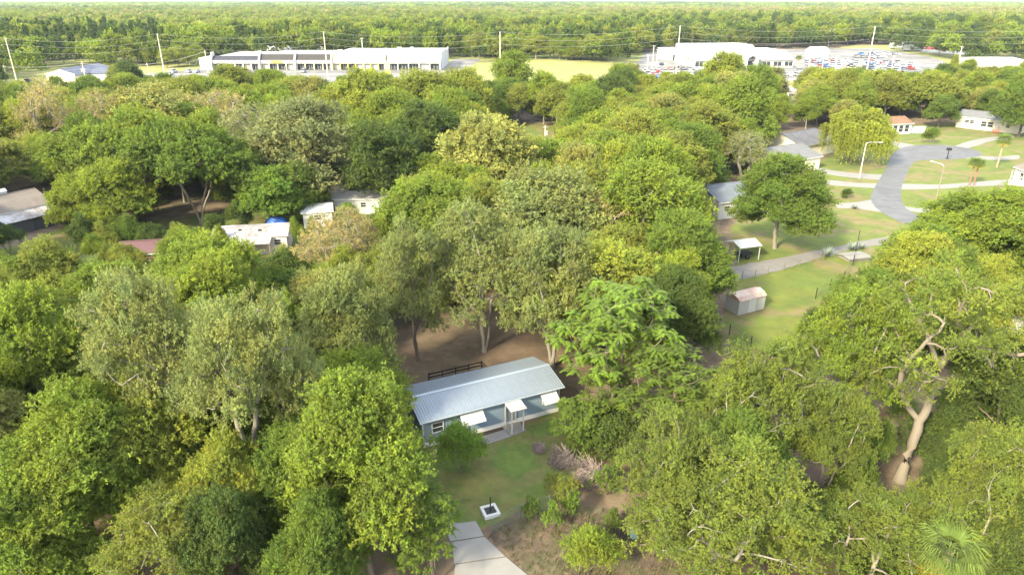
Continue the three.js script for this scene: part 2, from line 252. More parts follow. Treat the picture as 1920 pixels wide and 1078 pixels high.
plate('back_lot', G([[1690, 93], [1730, 84], [1830, 82], [1905, 86], [1890, 96], [1800, 103]]), 0.014, M.lot);
plate('back_field', ragged(G([[1560, 92], [1600, 85], [1700, 84], [1690, 93], [1740, 104], [1700, 96]]), 8, 2, 9), 0.008, M.field);
const roadPoly = smoothPoly(G([[1800, 455], [1748, 438], [1690, 416], [1652, 396], [1634, 374], [1642, 350], [1657, 325], [1670, 300], [1682, 282], [1712, 273], [1770, 272], [1822, 279], [1843, 290], [1800, 298], [1725, 301], [1710, 310], [1700, 330], [1692, 352], [1692, 374], [1704, 393], [1750, 414], [1840, 440]]), 160);
plate('road', roadPoly, 0.012, M.asphalt);
for (const [i, px] of [
  [[1536, 314], [1560, 319], [1600, 324], [1668, 329], [1664, 337], [1600, 333], [1560, 328], [1536, 321]], [[1556, 338], [1600, 342], [1664, 346], [1660, 353], [1600, 350], [1556, 346]],
  [[1572, 382], [1606, 379], [1660, 372], [1668, 398], [1606, 391], [1572, 390]], [[1684, 345], [1760, 346], [1820, 342], [1900, 337], [1900, 345], [1820, 350], [1760, 354], [1680, 354]],
  [[1676, 382], [1712, 389], [1746, 392], [1742, 400], [1716, 397], [1680, 389]], [[1770, 283], [1786, 276], [1820, 264], [1860, 257], [1900, 253], [1900, 259], [1862, 264], [1836, 272], [1812, 279], [1790, 286]],
  [[1672, 264], [1690, 267], [1730, 276], [1712, 284], [1678, 272]], [[1806, 290], [1870, 294], [1910, 291], [1910, 298], [1870, 300], [1806, 296]]].entries())
  plate('driveway', smoothPoly(planPoly(px), 60), 0.008, M.concrete);
plate('gravel_lane', ragged(smoothPoly(planPoly([[1340, 515], [1388, 498], [1440, 488], [1520, 472], [1590, 458], [1660, 444], [1700, 438], [1700, 450], [1655, 458], [1590, 470], [1530, 486], [1470, 505], [1400, 522], [1350, 535]]), 90), 1, 0.35, 8), 0.012, M.gravel);
// the concrete drive at the front, slab by slab with open joints
const slabs = [[[846, 1018], [908, 1008], [947, 1044], [852, 1058]], [[853, 1060], [949, 1046], [1002, 1090], [850, 1098]], [[849, 1100], [1005, 1092], [1060, 1135], [846, 1145]], [[832, 985], [892, 978], [907, 1006], [844, 1016]]];
for (const s of slabs) plate('drive_slab', planPoly(s), 0.06, M.concrete, 0.1);
openPolys.push(planPoly([[820, 985], [905, 975], [1050, 1120], [840, 1120]]));
// ---------- buildings ----------
M.white = mat(0.38, 0.38, 0.365, 0.6); M.cream = mat(0.5, 0.47, 0.36, 0.7); M.trim = mat(0.5, 0.495, 0.48, 0.5); M.glass = mat(0.03, 0.035, 0.04, 0.12); M.black = mat(0.006, 0.006, 0.006, 0.6); M.darkwall = mat(0.05, 0.05, 0.055, 0.8);
M.blueWall = mat(0.14, 0.19, 0.23, 0.7);
const streak = (seed, a, b, size, vert = 5) => { const n1 = fbm(seed, 4, 5), n2 = fbm(seed + 1, 12, 4); const t = texture(512, (u, v) => { const k = clamp((n1(u * 1, v * 1) * 0.6 + n2((u * vert) % 1, v) * 0.4 - 0.5) * 2.4 + 0.5, 0, 1); return toS(mix3(a, b, k)); }); t.repeat.set(1 / size, 1 / size); return t; };
M.metalRoof = new THREE.MeshStandardMaterial({ map: streak(101, [0.19, 0.225, 0.27], [0.23, 0.27, 0.32], 6), roughness: 0.42, metalness: 0.25 });
M.rustRoof = new THREE.MeshStandardMaterial({ map: streak(111, [0.52, 0.52, 0.54], [0.2, 0.16, 0.14], 7, 2), roughness: 0.8 });
M.rustier = new THREE.MeshStandardMaterial({ map: streak(112, [0.3, 0.26, 0.25], [0.5, 0.48, 0.48], 4, 2), roughness: 0.8 });
M.whiteRoof = new THREE.MeshStandardMaterial({ map: streak(113, [0.66, 0.66, 0.65], [0.5, 0.5, 0.5], 14), roughness: 0.7 });
M.greyShingle = new THREE.MeshStandardMaterial({ map: groundTex(114, [[0.2, 0.205, 0.22], [0.26, 0.265, 0.28], [0.22, 0.225, 0.235]], 5, 0.3, 0.3), roughness: 0.95 });
M.blueShingle = new THREE.MeshStandardMaterial({ map: groundTex(115, [[0.15, 0.175, 0.21], [0.18, 0.205, 0.24], [0.16, 0.18, 0.21]], 5, 0.3, 0.3), roughness: 0.95 });
M.darkShingle = new THREE.MeshStandardMaterial({ map: groundTex(116, [[0.055, 0.058, 0.065], [0.08, 0.08, 0.09], [0.06, 0.06, 0.07]], 5, 0.3, 0.3), roughness: 0.95 });
M.brownShingle = new THREE.MeshStandardMaterial({ map: groundTex(117, [[0.18, 0.15, 0.13], [0.22, 0.185, 0.16], [0.19, 0.16, 0.14]], 5, 0.3, 0.3), roughness: 0.95 });
M.redShingle = new THREE.MeshStandardMaterial({ map: groundTex(118, [[0.3, 0.15, 0.08], [0.38, 0.2, 0.11], [0.28, 0.15, 0.1]], 5, 0.3, 0.3), roughness: 0.95 });
M.maroon = new THREE.MeshStandardMaterial({ map: streak(119, [0.17, 0.07, 0.075], [0.22, 0.1, 0.1], 5), roughness: 0.8 });
M.navyRoof = new THREE.MeshStandardMaterial({ map: groundTex(120, [[0.05, 0.06, 0.1], [0.07, 0.08, 0.12]], 5, 0.2, 0.2), roughness: 0.9 });
M.wood = mat(0.2, 0.14, 0.09, 0.9);
for (const [k, s] of Object.entries({ litter: 0.7, lawn: 0.5, lawnDark: 0.7, field: 0.65, scrub: 0.5, asphalt: 0.44, lot: 0.6, concrete: 0.4, gravel: 0.42, metalRoof: 0.76, rustRoof: 0.65, rustier: 0.6, whiteRoof: 0.6, greyShingle: 0.42, blueShingle: 0.5, brownShingle: 0.6, redShingle: 0.42, maroon: 0.38 })) M[k].color.setScalar(s);
// ribbed metal sheet lying in x (across ribs) and z (down the slope), base at y = 0
function ribbedPanel(w, len, ribs) {
  const s = new THREE.Shape(); s.moveTo(0, 0); const p = w / ribs;
  const pts = []; for (let i = 0; i < ribs; i++) { const x = i * p; pts.push([x, 0.02], [x + p * 0.62, 0.02], [x + p * 0.72, 0.05], [x + p * 0.9, 0.05], [x + p, 0.02]); }
  pts.forEach(([x, y]) => s.lineTo(x, y)); s.lineTo(w, 0); s.lineTo(0, 0);
  const g = new THREE.ExtrudeGeometry(s, { depth: len, bevelEnabled: false }); return g;
}
function gableGeo(L, h0, D, rise) { // triangular prism for the gables: along x, ridge in the middle
  const s = new THREE.Shape([new THREE.Vector2(-D / 2, 0), new THREE.Vector2(D / 2, 0), new THREE.Vector2(0, rise)]);
  const g = new THREE.ExtrudeGeometry(s, { depth: L, bevelEnabled: false }); g.translate(0, 0, -L / 2); g.rotateY(Math.PI / 2); g.translate(0, h0, 0); return g;
}
function slopeGeo(L, D, rise, over, h0, side, t = 0.07) { // one roof slope; side +1 faces +z
  const run = D / 2 + over, ang = Math.atan2(rise, D / 2), len = run / Math.cos(ang), g = new THREE.BoxGeometry(L, t, len); const uv = g.attributes.uv, p = g.attributes.position; for (let i = 0; i < uv.count; i++) uv.setXY(i, p.getX(i), p.getZ(i));
  g.translate(0, t / 2 + 0.012, len / 2); g.rotateX(ang); g.translate(0, h0 + rise, 0); if (side < 0) g.rotateY(Math.PI); return g;
}
function addWindow(parent, x, y, z, w, h, o = {}) { // on a wall that faces local +z
  const f = 0.07, fr = merge([box(w, f, 0.06, 0, h / 2 - f / 2, 0), box(w, f, 0.06, 0, -h / 2 + f / 2, 0), box(f, h - 2 * f, 0.06, -w / 2 + f / 2, 0, 0), box(f, h - 2 * f, 0.06, w / 2 - f / 2, 0, 0), ...(o.plain ? [] : [box(w - 2 * f, 0.05, 0.05, 0, 0, 0)])]);
  const win = mesh('window', fr, o.frame ?? M.trim, parent); win.position.set(x, y, z + 0.032); if (o.turn) { win.rotation.y = o.turn; }
  mesh('pane', box(w - 2 * f, h - 2 * f, 0.02, 0, 0, -0.015), M.glass, win); return win;
}
function addDoor(parent, x, z, w, h, m, y0 = 0) { const d = mesh('door', box(w, h, 0.06, 0, h / 2, 0), m, parent); d.position.set(x, y0, z + 0.035); mesh('handle', box(0.05, 0.14, 0.06, w * 0.38, h * 0.47, 0.06), M.black, d); return d; }
function house(o) {
  // base corners of the long front wall as plan points a (left) and b (right); the house stands behind that line
  const a = o.a, b = o.b, dx = b.x - a.x, dz = b.z - a.z, L = o.L ?? Math.hypot(dx, dz), turn = Math.atan2(-dz, dx), D = o.D, back = V(-Math.sin(turn), 0, -Math.cos(turn));
  const c = V((a.x + b.x) / 2, 0, (a.z + b.z) / 2).addScaledVector(back, D / 2);
  const t = thing(o.name, o.label, o.category ?? 'house', [c.x, 0, c.z], turn, o.group);
  if (!o.open) { mesh('wall', box(L, o.h, D, 0, o.h / 2, 0), o.wall, t); }
  const rr = mesh('roof', slopeGeo(L + 0.6, D, o.rise, o.over ?? 0.35, o.h, 1), o.roof, t); mesh('roof_slope', slopeGeo(L + 0.6, D, o.rise, o.over ?? 0.35, o.h, -1), o.roof, rr);
  mesh('ridge_cap', box(L + 0.6, 0.06, 0.3, 0, o.h + o.rise + 0.09, 0), o.ridge ?? o.roof, rr);
  mesh('gable', gableGeo(L - 0.02, o.h - 0.001, D, o.rise), o.gable ?? o.wall, t);
  mesh('fascia', box(L + 0.62, 0.16, 0.04, 0, o.h - (o.over ?? 0.35) * o.rise / (D / 2) - 0.05, D / 2 + (o.over ?? 0.35)), o.fascia ?? M.trim, t);
  for (const w of o.windows ?? []) addWindow(t, w[0] * L / 2, w[1], D / 2, w[2], w[3]);
  for (const d of o.doors ?? []) addDoor(t, d[0] * L / 2, D / 2, d[1], d[2], d[3] ?? M.trim, d[4] ?? 0);
  t.userData.dims = undefined; delete t.userData.dims;
  openPolys.push([[-1, -1], [1, -1], [1, 1], [-1, 1]].map(([i, k]) => { const q = V(i * (L / 2 + 1), 0, k * (D / 2 + 1)).applyAxisAngle(V(0, 1, 0), turn).add(c); return [q.x, q.z]; }));
  return { t, L, D, c, turn };
}
// --- the blue mobile home in the foreground ---
const HOME = { x: -2.59, z: -50.12, turn: 0.442 };
{
  const L = 12.9, D = 5.85, eave = 2.6, rise = 0.66, wl = L - 0.6, wd = D - 0.8;
  const t = thing('mobile_home', 'blue mobile home with grey ribbed metal roof in the clearing', 'mobile home', [HOME.x, 0, HOME.z], HOME.turn);
  // clapboard walls: stepped boards on a core
  const core = box(wl - 0.06, eave - 0.1, wd - 0.06, 0, (eave - 0.1) / 2, 0); mesh('wall', core, M.blueWall, t);
  const prof = (n, h0, h1) => { const s = new THREE.Shape(); s.moveTo(0, h0); const bh = (h1 - h0) / n; for (let i = 0; i < n; i++) { s.lineTo(0.045, h0 + i * bh); s.lineTo(0.02, h0 + (i + 1) * bh - 0.004); } s.lineTo(0, h1); return s; };
  const side = (len) => new THREE.ExtrudeGeometry(prof(11, 0.42, eave - 0.1), { depth: len, bevelEnabled: false });
  { const g = side(wl); g.translate(0, 0, -wl / 2); g.rotateY(-Math.PI / 2); mesh('siding', g.clone().translate(0, 0, wd / 2 - 0.03), M.blueWall, t); mesh('siding', g.clone().rotateY(Math.PI).translate(0, 0, -(wd / 2 - 0.03)), M.blueWall, t);
    const e = side(wd - 0.1); e.translate(0, 0, -(wd - 0.1) / 2); mesh('siding', e.clone().translate(wl / 2 - 0.03, 0, 0), M.blueWall, t); mesh('siding', e.clone().rotateY(Math.PI).translate(-(wl / 2 - 0.03), 0, 0), M.blueWall, t); }
  mesh('skirting', merge([box(wl + 0.03, 0.4, 0.03, 0, 0.2, wd / 2 + 0.005), box(0.03, 0.4, wd, wl / 2 + 0.01, 0.2, 0), box(0.03, 0.4, wd, -wl / 2 - 0.01, 0.2, 0)]), mat(0.5, 0.5, 0.48, 0.8), t);
  const gable = gableGeo(wl - 0.02, eave - 0.12, wd, rise * wd / D); mesh('gable', gable, M.blueWall, t);
  for (const [i, k] of [[-1, 1], [1, 1], [1, -1], [-1, -1]]) mesh('corner_board', box(0.1, eave - 0.5, 0.1, i * (wl / 2 - 0.02), (eave - 0.5) / 2 + 0.4, k * (wd / 2 - 0.02)), M.trim, t);
  const ang = Math.atan2(rise, D / 2), len = (D / 2) / Math.cos(ang), n = 14, pw = L / n, panel = ribbedPanel(pw - 0.004, len, 4);
  const roof = mesh('roof', merge([slopeGeo(L - 0.1, D - 0.1, rise, 0, eave - 0.05, 1, 0.04), slopeGeo(L - 0.1, D - 0.1, rise, 0, eave - 0.05, -1, 0.04)]), M.trim, t);
  for (const s of [1, -1]) for (let i = 0; i < n; i++) { const p = mesh('roof_panel', panel, M.metalRoof, roof); p.rotation.order = 'YXZ'; p.rotation.y = s < 0 ? Math.PI : 0; p.rotation.x = ang; p.position.set(s * (-L / 2 + i * pw), eave + rise + 0.012, 0); }
  mesh('ridge_cap', merge([box(L + 0.04, 0.014, 0.2, 0, 0, 0).rotateX(ang).translate(0, eave + rise + 0.05, 0.095), box(L + 0.04, 0.014, 0.2, 0, 0, 0).rotateX(-ang).translate(0, eave + rise + 0.05, -0.095)]), mat(0.22, 0.26, 0.31, 0.45, { metalness: 0.2 }), roof);
  mesh('gutter', merge([box(L + 0.02, 0.1, 0.05, 0, eave - 0.03, D / 2 + 0.02)]), mat(0.3, 0.34, 0.38, 0.5), roof);
  for (const [x0, x1] of [[-3.05, -1.05], [4.25, 5.75]]) {
    const w = x1 - x0, xc = (x0 + x1) / 2; addWindow(t, xc, 1.62, wd / 2 + 0.02, w - 0.5, 0.95);
    const aw = mesh('awning', merge([...Array.from({ length: Math.round(w / 0.25) }, (_, i) => { const pw2 = w / Math.round(w / 0.25); return box(pw2 - 0.012, 0.02, 1.16, -w / 2 + (i + 0.5) * pw2, 0.01 * (i % 2), 0.58); }), box(w, 0.09, 0.02, 0, -0.03, 1.17)]), M.white, t); aw.rotation.x = 0.62; aw.position.set(xc, 2.34, wd / 2 + 0.03);
    for (const q of [-1, 1]) mesh('awning_arm', box(0.025, 0.025, 0.95, q * (w / 2 - 0.06), -0.2, 0.62).rotateX(-0.35), M.trim, aw);
  }
  addWindow(t, -4.9, 1.62, wd / 2 + 0.02, 1.0, 0.95);
  const door = mesh('door', box(0.84, 1.95, 0.05, 0, 0.98, 0), mat(0.16, 0.18, 0.2, 0.3), t); door.position.set(1.52, 0.35, wd / 2 + 0.04);
  mesh('door_frame', merge([box(0.09, 2.05, 0.08, -0.47, 1.0, 0.02), box(0.09, 2.05, 0.08, 0.47, 1.0, 0.02), box(1.03, 0.09, 0.08, 0, 2.06, 0.02)]), M.white, door); mesh('handle', box(0.04, 0.12, 0.06, 0.33, 0.95, 0.05), M.trim, door);
  // porch: three posts, frame and a stained translucent sheet
  const porch = mesh('porch_frame', merge([box(1.3, 0.09, 0.06, 1.53, 2.26, 3.98), box(0.06, 0.09, 1.55, 0.92, 2.33, 3.2).rotateX(0), box(0.06, 0.09, 1.55, 2.14, 2.33, 3.2), box(0.05, 0.07, 1.4, 1.53, 2.3, 3.2)]), M.white, t);
  for (const [x, z, h] of [[1.0, 3.92, 2.22], [2.05, 3.92, 2.22], [1.0, 2.66, 2.3]]) mesh('porch_post', rbox(0.1, h - 0.1, 0.1, x, h / 2 + 0.05, z, 0.01), M.white, porch);
  const pr = mesh('porch_roof', ribbedPanel(1.46, 1.75, 14).translate(-0.73, 0, 0), new THREE.MeshStandardMaterial({ map: streak(131, [0.52, 0.51, 0.48], [0.3, 0.26, 0.22], 1.6, 6), roughness: 0.7 }), porch); pr.position.set(1.53, 2.5, 2.42); pr.rotation.x = 0.11;
  // plan items next to the house
  const W = (lx, lz) => { const q = V(lx, 0, lz).applyAxisAngle(V(0, 1, 0), HOME.turn); return [q.x + HOME.x, q.z + HOME.z]; };
  plate('porch_slab', [W(0.75, 2.6), W(2.3, 2.6), W(2.3, 4.0), W(0.75, 4.2)], 0.1, M.concrete, 0.12);
  plate('front_walk', [W(-4.6, 3.35), W(0.73, 3.1), W(0.73, 4.22), W(-4.6, 4.5)], 0.07, M.concrete, 0.1);
  plate('mulch_bed', ragged([W(-3.8, 2.62), W(0.7, 2.62), W(0.7, 3.08), W(-3.8, 3.3)], 0.3, 0.06, 33), 0.02, M.mulch);
  openPolys.push([W(-8, -4), W(8, -4), W(8, 5), W(-8, 5)]);
  // black board railing behind the house
  const A = V(-7.71, 0, -54.9), B = V(-2.91, 0, -57.2), rt = thing('board_railing', 'black board railing behind the blue mobile home', 'railing', [A.x, 0, A.z], Math.atan2(-(B.z - A.z), B.x - A.x)), RL = A.distanceTo(B);
  for (let i = 0; i < 5; i++) mesh('post', rbox(0.1, 1.25, 0.1, i * RL / 4, 0.62, 0, 0.01), M.black, rt);
  mesh('post', rbox(0.1, 1.25, 0.1, RL + 0.1, 0.62, 1.3, 0.01), M.black, rt);
  for (const y of [0.45, 0.8, 1.13]) { mesh('rail', box(RL, 0.13, 0.035, RL / 2, y, 0.07), M.black, rt); mesh('rail', box(0.035, 0.13, 1.3, RL + 0.03, y, 0.65), M.black, rt); }
  for (let i = 0; i < 12; i++) mesh('deck_board', box(RL, 0.04, 0.12, RL / 2, 0.3, 0.2 + i * 0.125), mat(0.05, 0.045, 0.04, 0.9), rt);
  mesh('deck_frame', box(RL, 0.26, 0.05, RL / 2, 0.14, 0.12), M.black, rt);
}
// --- houses round the turning circle, right of the wood ---
const P = (u, v) => at(u, v);
house({ name: 'ranch_house', label: 'cream mobile home with grey roof and red steps at far right', category: 'house', a: P(1792, 238), b: P(1912, 252), D: 8, h: 3.1, rise: 1.3, wall: M.cream, roof: M.greyShingle, windows: [[-0.66, 1.9, 1.2, 1.0], [-0.5, 1.9, 1.2, 1.0], [-0.12, 1.7, 1.4, 1.5], [0.08, 1.7, 1.4, 1.5], [0.62, 1.8, 1, 1]], doors: [[0.3, 1.0, 2.1, M.white, 0.5]] });
{ const h = house({ name: 'small_house', label: 'small white house with rust red shingle roof beyond the turning circle', a: P(1668, 253), b: P(1708, 251), D: 7, h: 2.9, rise: 1.2, wall: M.white, roof: M.redShingle, windows: [[-0.55, 1.5, 1.4, 1.8], [0.0, 1.5, 1.4, 1.8], [0.55, 1.5, 1.4, 1.8]] });
  addWindow(h.t, -h.L / 2 - 0.04, 1.6, 0, 0.9, 1.3, { turn: -Math.PI / 2 }); }
{ const a = P(1709, 250), b = P(1736, 250), t = thing('garden_wall', 'low white wall beside the small house with rust red roof', 'wall', [a.x, 0, a.z - 0.4], Math.atan2(-(b.z - a.z), b.x - a.x)), L = a.distanceTo(b); mesh('panel', box(L, 1.7, 0.15, L / 2, 0.85, 0), M.white, t); mesh('coping', box(L + 0.1, 0.08, 0.25, L / 2, 1.74, 0), M.trim, t); }
{ const s = P(1862, 247), t = thing('red_steps', 'red wooden steps at the door of the cream mobile home', 'steps', [s.x, 0, s.z + 1.2], -0.2); for (let i = 0; i < 4; i++) mesh('tread', box(1.6, 0.06, 0.3, 0, 0.16 * (i + 1), 0.6 - i * 0.3), mat(0.32, 0.05, 0.03, 0.8), t); for (const q of [-1, 1]) mesh('handrail', merge([box(0.06, 0.9, 0.06, q * 0.8, 0.6, 0.6), box(0.06, 0.06, 1.3, 0, 0, 0).rotateX(0.49).translate(q * 0.8, 1.2, 0.1), box(0.06, 0.9, 0.06, q * 0.8, 1.0, -0.4)]), mat(0.32, 0.05, 0.03, 0.8), t); }
house({ name: 'beige_house', label: 'house with tan shingle roof and white porch at right edge', a: P(1899, 340), b: P(1975, 372), D: 9, h: 3.0, rise: 1.8, wall: M.white, roof: M.brownShingle, windows: [[-0.6, 1.6, 1.2, 1.4]] });
{ const s = P(1893, 346), t = thing('white_porch_rail', 'white porch railing of the tan roofed house at right edge', 'railing', [s.x, 0, s.z], -0.6); for (let i = 0; i < 8; i++) mesh('baluster', box(0.07, 1.0, 0.07, i * 0.4, 1.1, 0), M.white, t); mesh('rail', box(3, 0.09, 0.09, 1.4, 1.62, 0), M.white, t); mesh('platform', box(3.2, 0.6, 1.6, 1.4, 0.3, -0.8), M.white, t); for (const x of [0, 2.8]) mesh('post', box(0.14, 2.8, 0.14, x, 1.4, 0.06), M.white, t); }
house({ name: 'white_house', label: 'white house with blue grey roof behind the round oak', a: P(1346, 412), b: P(1446, 400), D: 9.5, h: 3.0, rise: 1.5, wall: M.white, roof: M.blueShingle, windows: [[-0.7, 1.7, 1.1, 1.0]] });
house({ name: 'grey_roof_house', label: 'low house with pale grey shingle roof left of the weeping tree', a: P(1460, 330), b: P(1536, 317), D: 11, h: 2.9, rise: 1.6, wall: M.cream, roof: M.greyShingle });
house({ name: 'dark_roof_house', label: 'house with dark grey roof behind the pale grey one', a: P(1500, 298), b: P(1562, 286), D: 11, h: 3.0, rise: 1.8, wall: M.cream, roof: M.darkShingle, fascia: M.white });
house({ name: 'hidden_house', label: 'white roofed house showing through leaves at right edge', a: P(1850, 625), b: P(1940, 640), D: 6, h: 2.7, rise: 1.0, wall: M.white, roof: M.whiteRoof });
// --- left of the wood ---
{ const h = house({ name: 'brown_roof_house', label: 'dark house with brown shingle roof at left edge', a: P(-75, 455), b: P(100, 412), D: 8, h: 3.1, rise: 1.5, over: 0.5, wall: M.darkwall, roof: M.brownShingle });
  const pr = mesh('porch_roof', slopeGeo(h.L * 0.62, 7, 0.75, 0, 0, 1, 0.05), M.rustRoof, h.t); pr.position.set(h.L * 0.17, 2.0, h.D / 2 + 0.1);
  for (let i = 0; i < 5; i++) mesh('porch_post', box(0.12, 2.0, 0.12, h.L * (-0.13 + 0.15 * i), 1.0, h.D / 2 + 3.4), M.darkwall, h.t);
  mesh('screen_wall', box(h.L * 0.6, 1.9, 0.05, h.L * 0.17, 0.95, h.D / 2 + 3.2), M.darkwall, h.t);
  const s = thing('vent_cowl', 'small white gabled vent box on the brown roof at left edge', 'vent', [h.c.x + 0.6, 4.25, h.c.z - 2.2], h.turn); mesh('box', box(1.2, 1.1, 1.0, 0, 0.3, 0), M.white, s); mesh('cap', gableGeo(1.3, 0.85, 1.2, 0.4), M.whiteRoof, s); }
{ const h = house({ name: 'rusty_trailer', label: 'old trailer home with rust stained white roof in the trees', category: 'trailer', a: P(402, 482), b: P(540, 474), D: 5.5, h: 2.7, rise: 0.45, over: 0.2, wall: mat(0.5, 0.42, 0.38, 0.8), roof: M.rustRoof, windows: [[-0.75, 1.7, 1.2, 0.9], [0.75, 1.7, 1, 0.9]], doors: [[0.0, 0.9, 2.0, M.darkwall, 0.4]] });
  const pr = mesh('porch_roof', ribbedPanel(h.L * 0.62, 2.6, 30).translate(-h.L * 0.31, 0, 0), M.rustier, h.t); pr.position.set(0, 2.62, h.D / 2 + 0.1); pr.rotation.x = 0.1; for (const x of [-0.3, -0.1, 0.1, 0.3]) mesh('porch_post', box(0.1, 2.3, 0.1, x * h.L, 1.15, h.D / 2 + 2.5), M.wood, h.t);
  mesh('roof_vent', merge([box(0.4, 0.2, 0.4, -1.5, 3.1, 0.8), box(0.4, 0.2, 0.4, 1.2, 3.08, 1.2)]), M.black, h.t); }
house({ name: 'white_trailer', label: 'small white trailer with pale roof right of the blue tarp', category: 'trailer', a: P(570, 428), b: P(624, 424), D: 5, h: 2.5, rise: 0.5, over: 0.2, wall: M.white, roof: M.whiteRoof, windows: [[0, 1.6, 1.2, 0.9]] });
house({ name: 'long_trailer', label: 'long white trailer roof behind the small white trailer', category: 'trailer', a: P(628, 402), b: P(748, 400), D: 5, h: 2.6, rise: 0.4, over: 0.2, wall: M.white, roof: M.whiteRoof, windows: [[-0.1, 1.6, 1.0, 0.9], [0.6, 1.6, 1, 0.9]] });
house({ name: 'white_lean_to', label: 'white metal shed roof under dark trees beside the utility pole', category: 'shed', a: P(600, 382), b: P(648, 381), D: 4, h: 2.3, rise: 0.5, over: 0.2, wall: M.white, roof: M.rustRoof });
house({ name: 'maroon_roof_cabin', label: 'maroon roofed cabin half hidden by bright green trees at left', category: 'cabin', a: P(226, 512), b: P(300, 507), D: 5, h: 2.6, rise: 0.8, over: 0.3, wall: M.wood, roof: M.maroon });
house({ name: 'pale_roof_shed', label: 'small shed with white roof beside the maroon cabin', category: 'shed', a: P(272, 482), b: P(318, 480), D: 3, h: 2.1, rise: 0.3, over: 0.2, wall: M.white, roof: M.whiteRoof });
{ // blue tarp over a pile
  const s = P(519, 426), R = rng(77), g = new THREE.SphereGeometry(1, 20, 10, 0, 6.2832, 0, 1.45), p = g.attributes.position; for (let i = 0; i < p.count; i++) { const k = 1 + (R() - 0.5) * 0.1; p.setXYZ(i, p.getX(i) * 1.9 * k, Math.min(0.86, p.getY(i)) * 1.9 * k, p.getZ(i) * 1.2 * k); } g.computeVertexNormals();
  const t = thing('blue_tarp', 'bright blue tarp over a heap behind the rusty trailer', 'tarp', [s.x, 0, s.z]); mesh('sheet', g, mat(0.01, 0.11, 0.5, 0.45), t); mesh('rope', tube([V(-1.9, 0.4, 0.6), V(0, 1.72, 0.75), V(1.9, 0.4, 0.6)], 0.02, 0.02, 4), M.white, t);
}
// --- shed, canopy and slab in the paddock ---
{ const a = P(1384, 592), b = P(1433, 579), dx = b.x - a.x, dz = b.z - a.z, L = Math.hypot(dx, dz), turn = Math.atan2(-dz, dx), t = thing('metal_shed', 'white barn-roofed metal shed with rust red streaks on its roof', 'shed', [a.x, 0, a.z], turn);
  mesh('wall', box(L, 1.75, 2.1, L / 2, 0.88, -1.05), M.white, t);
  for (let i = 0; i < 12; i++) mesh('wall_rib', box(0.03, 1.7, 0.02, (i + 0.5) * L / 12, 0.87, 0.012), M.white, t);
  const prof = [[0.12, 1.7], [-0.3, 2.05], [-1.05, 2.3], [-1.8, 2.05], [-2.22, 1.7]], s = new THREE.Shape(prof.map(([z, y]) => new THREE.Vector2(-z, y))); const g = new THREE.ExtrudeGeometry(s, { depth: L + 0.12, bevelEnabled: false }); g.rotateY(Math.PI / 2); g.translate(-0.06, 0.03, 0);
  mesh('roof', g, new THREE.MeshStandardMaterial({ map: streak(141, [0.4, 0.35, 0.29], [0.33, 0.18, 0.14], 3.2, 1), roughness: 0.8 }), t);
  mesh('door', box(1.1, 1.6, 0.03, L * 0.5, 0.84, 0.03), M.trim, t); openPolys.push([[a.x - 1, a.z - 4], [b.x + 1, b.z - 4], [b.x + 1, b.z + 1], [a.x - 1, a.z + 1]]); }
{ const s = P(1416, 486), t = thing('canopy_carport', 'white open canopy beside the gravel lane', 'carport', [s.x - 1.6, 0, s.z - 0.6], 0.35); mesh('roof', merge([slopeGeo(3.6, 3.0, 0.5, 0.15, 2.1, 1, 0.05), slopeGeo(3.6, 3.0, 0.5, 0.15, 2.1, -1, 0.05)]), M.white, t); for (const [x, z] of [[-1.65, 1.4], [1.65, 1.4], [-1.65, -1.4], [1.65, -1.4]]) mesh('post', box(0.09, 2.1, 0.09, x, 1.05, z), M.white, t);
  const b = thing('trailer_cart', 'dark cart parked under the white canopy', 'cart', [s.x - 1.4, 0, s.z - 0.4], 0.5); mesh('bed', box(1.8, 0.35, 1.1, 0, 0.75, 0), M.black, b); for (const q of [-1, 1]) mesh('wheel', new THREE.CylinderGeometry(0.35, 0.35, 0.16, 14).rotateX(Math.PI / 2).translate(0, 0.35, q * 0.62), M.black, b); mesh('drawbar', box(1.2, 0.06, 0.06, 1.3, 0.55, 0), M.black, b); }
house({ name: 'well_house', label: 'low pump house with pale flat roof near the agaves', category: 'shed', a: P(1594, 492), b: P(1630, 488), D: 2.2, h: 0.45, rise: 0.12, over: 0.12, wall: M.concrete, roof: M.concrete, fascia: M.concrete });
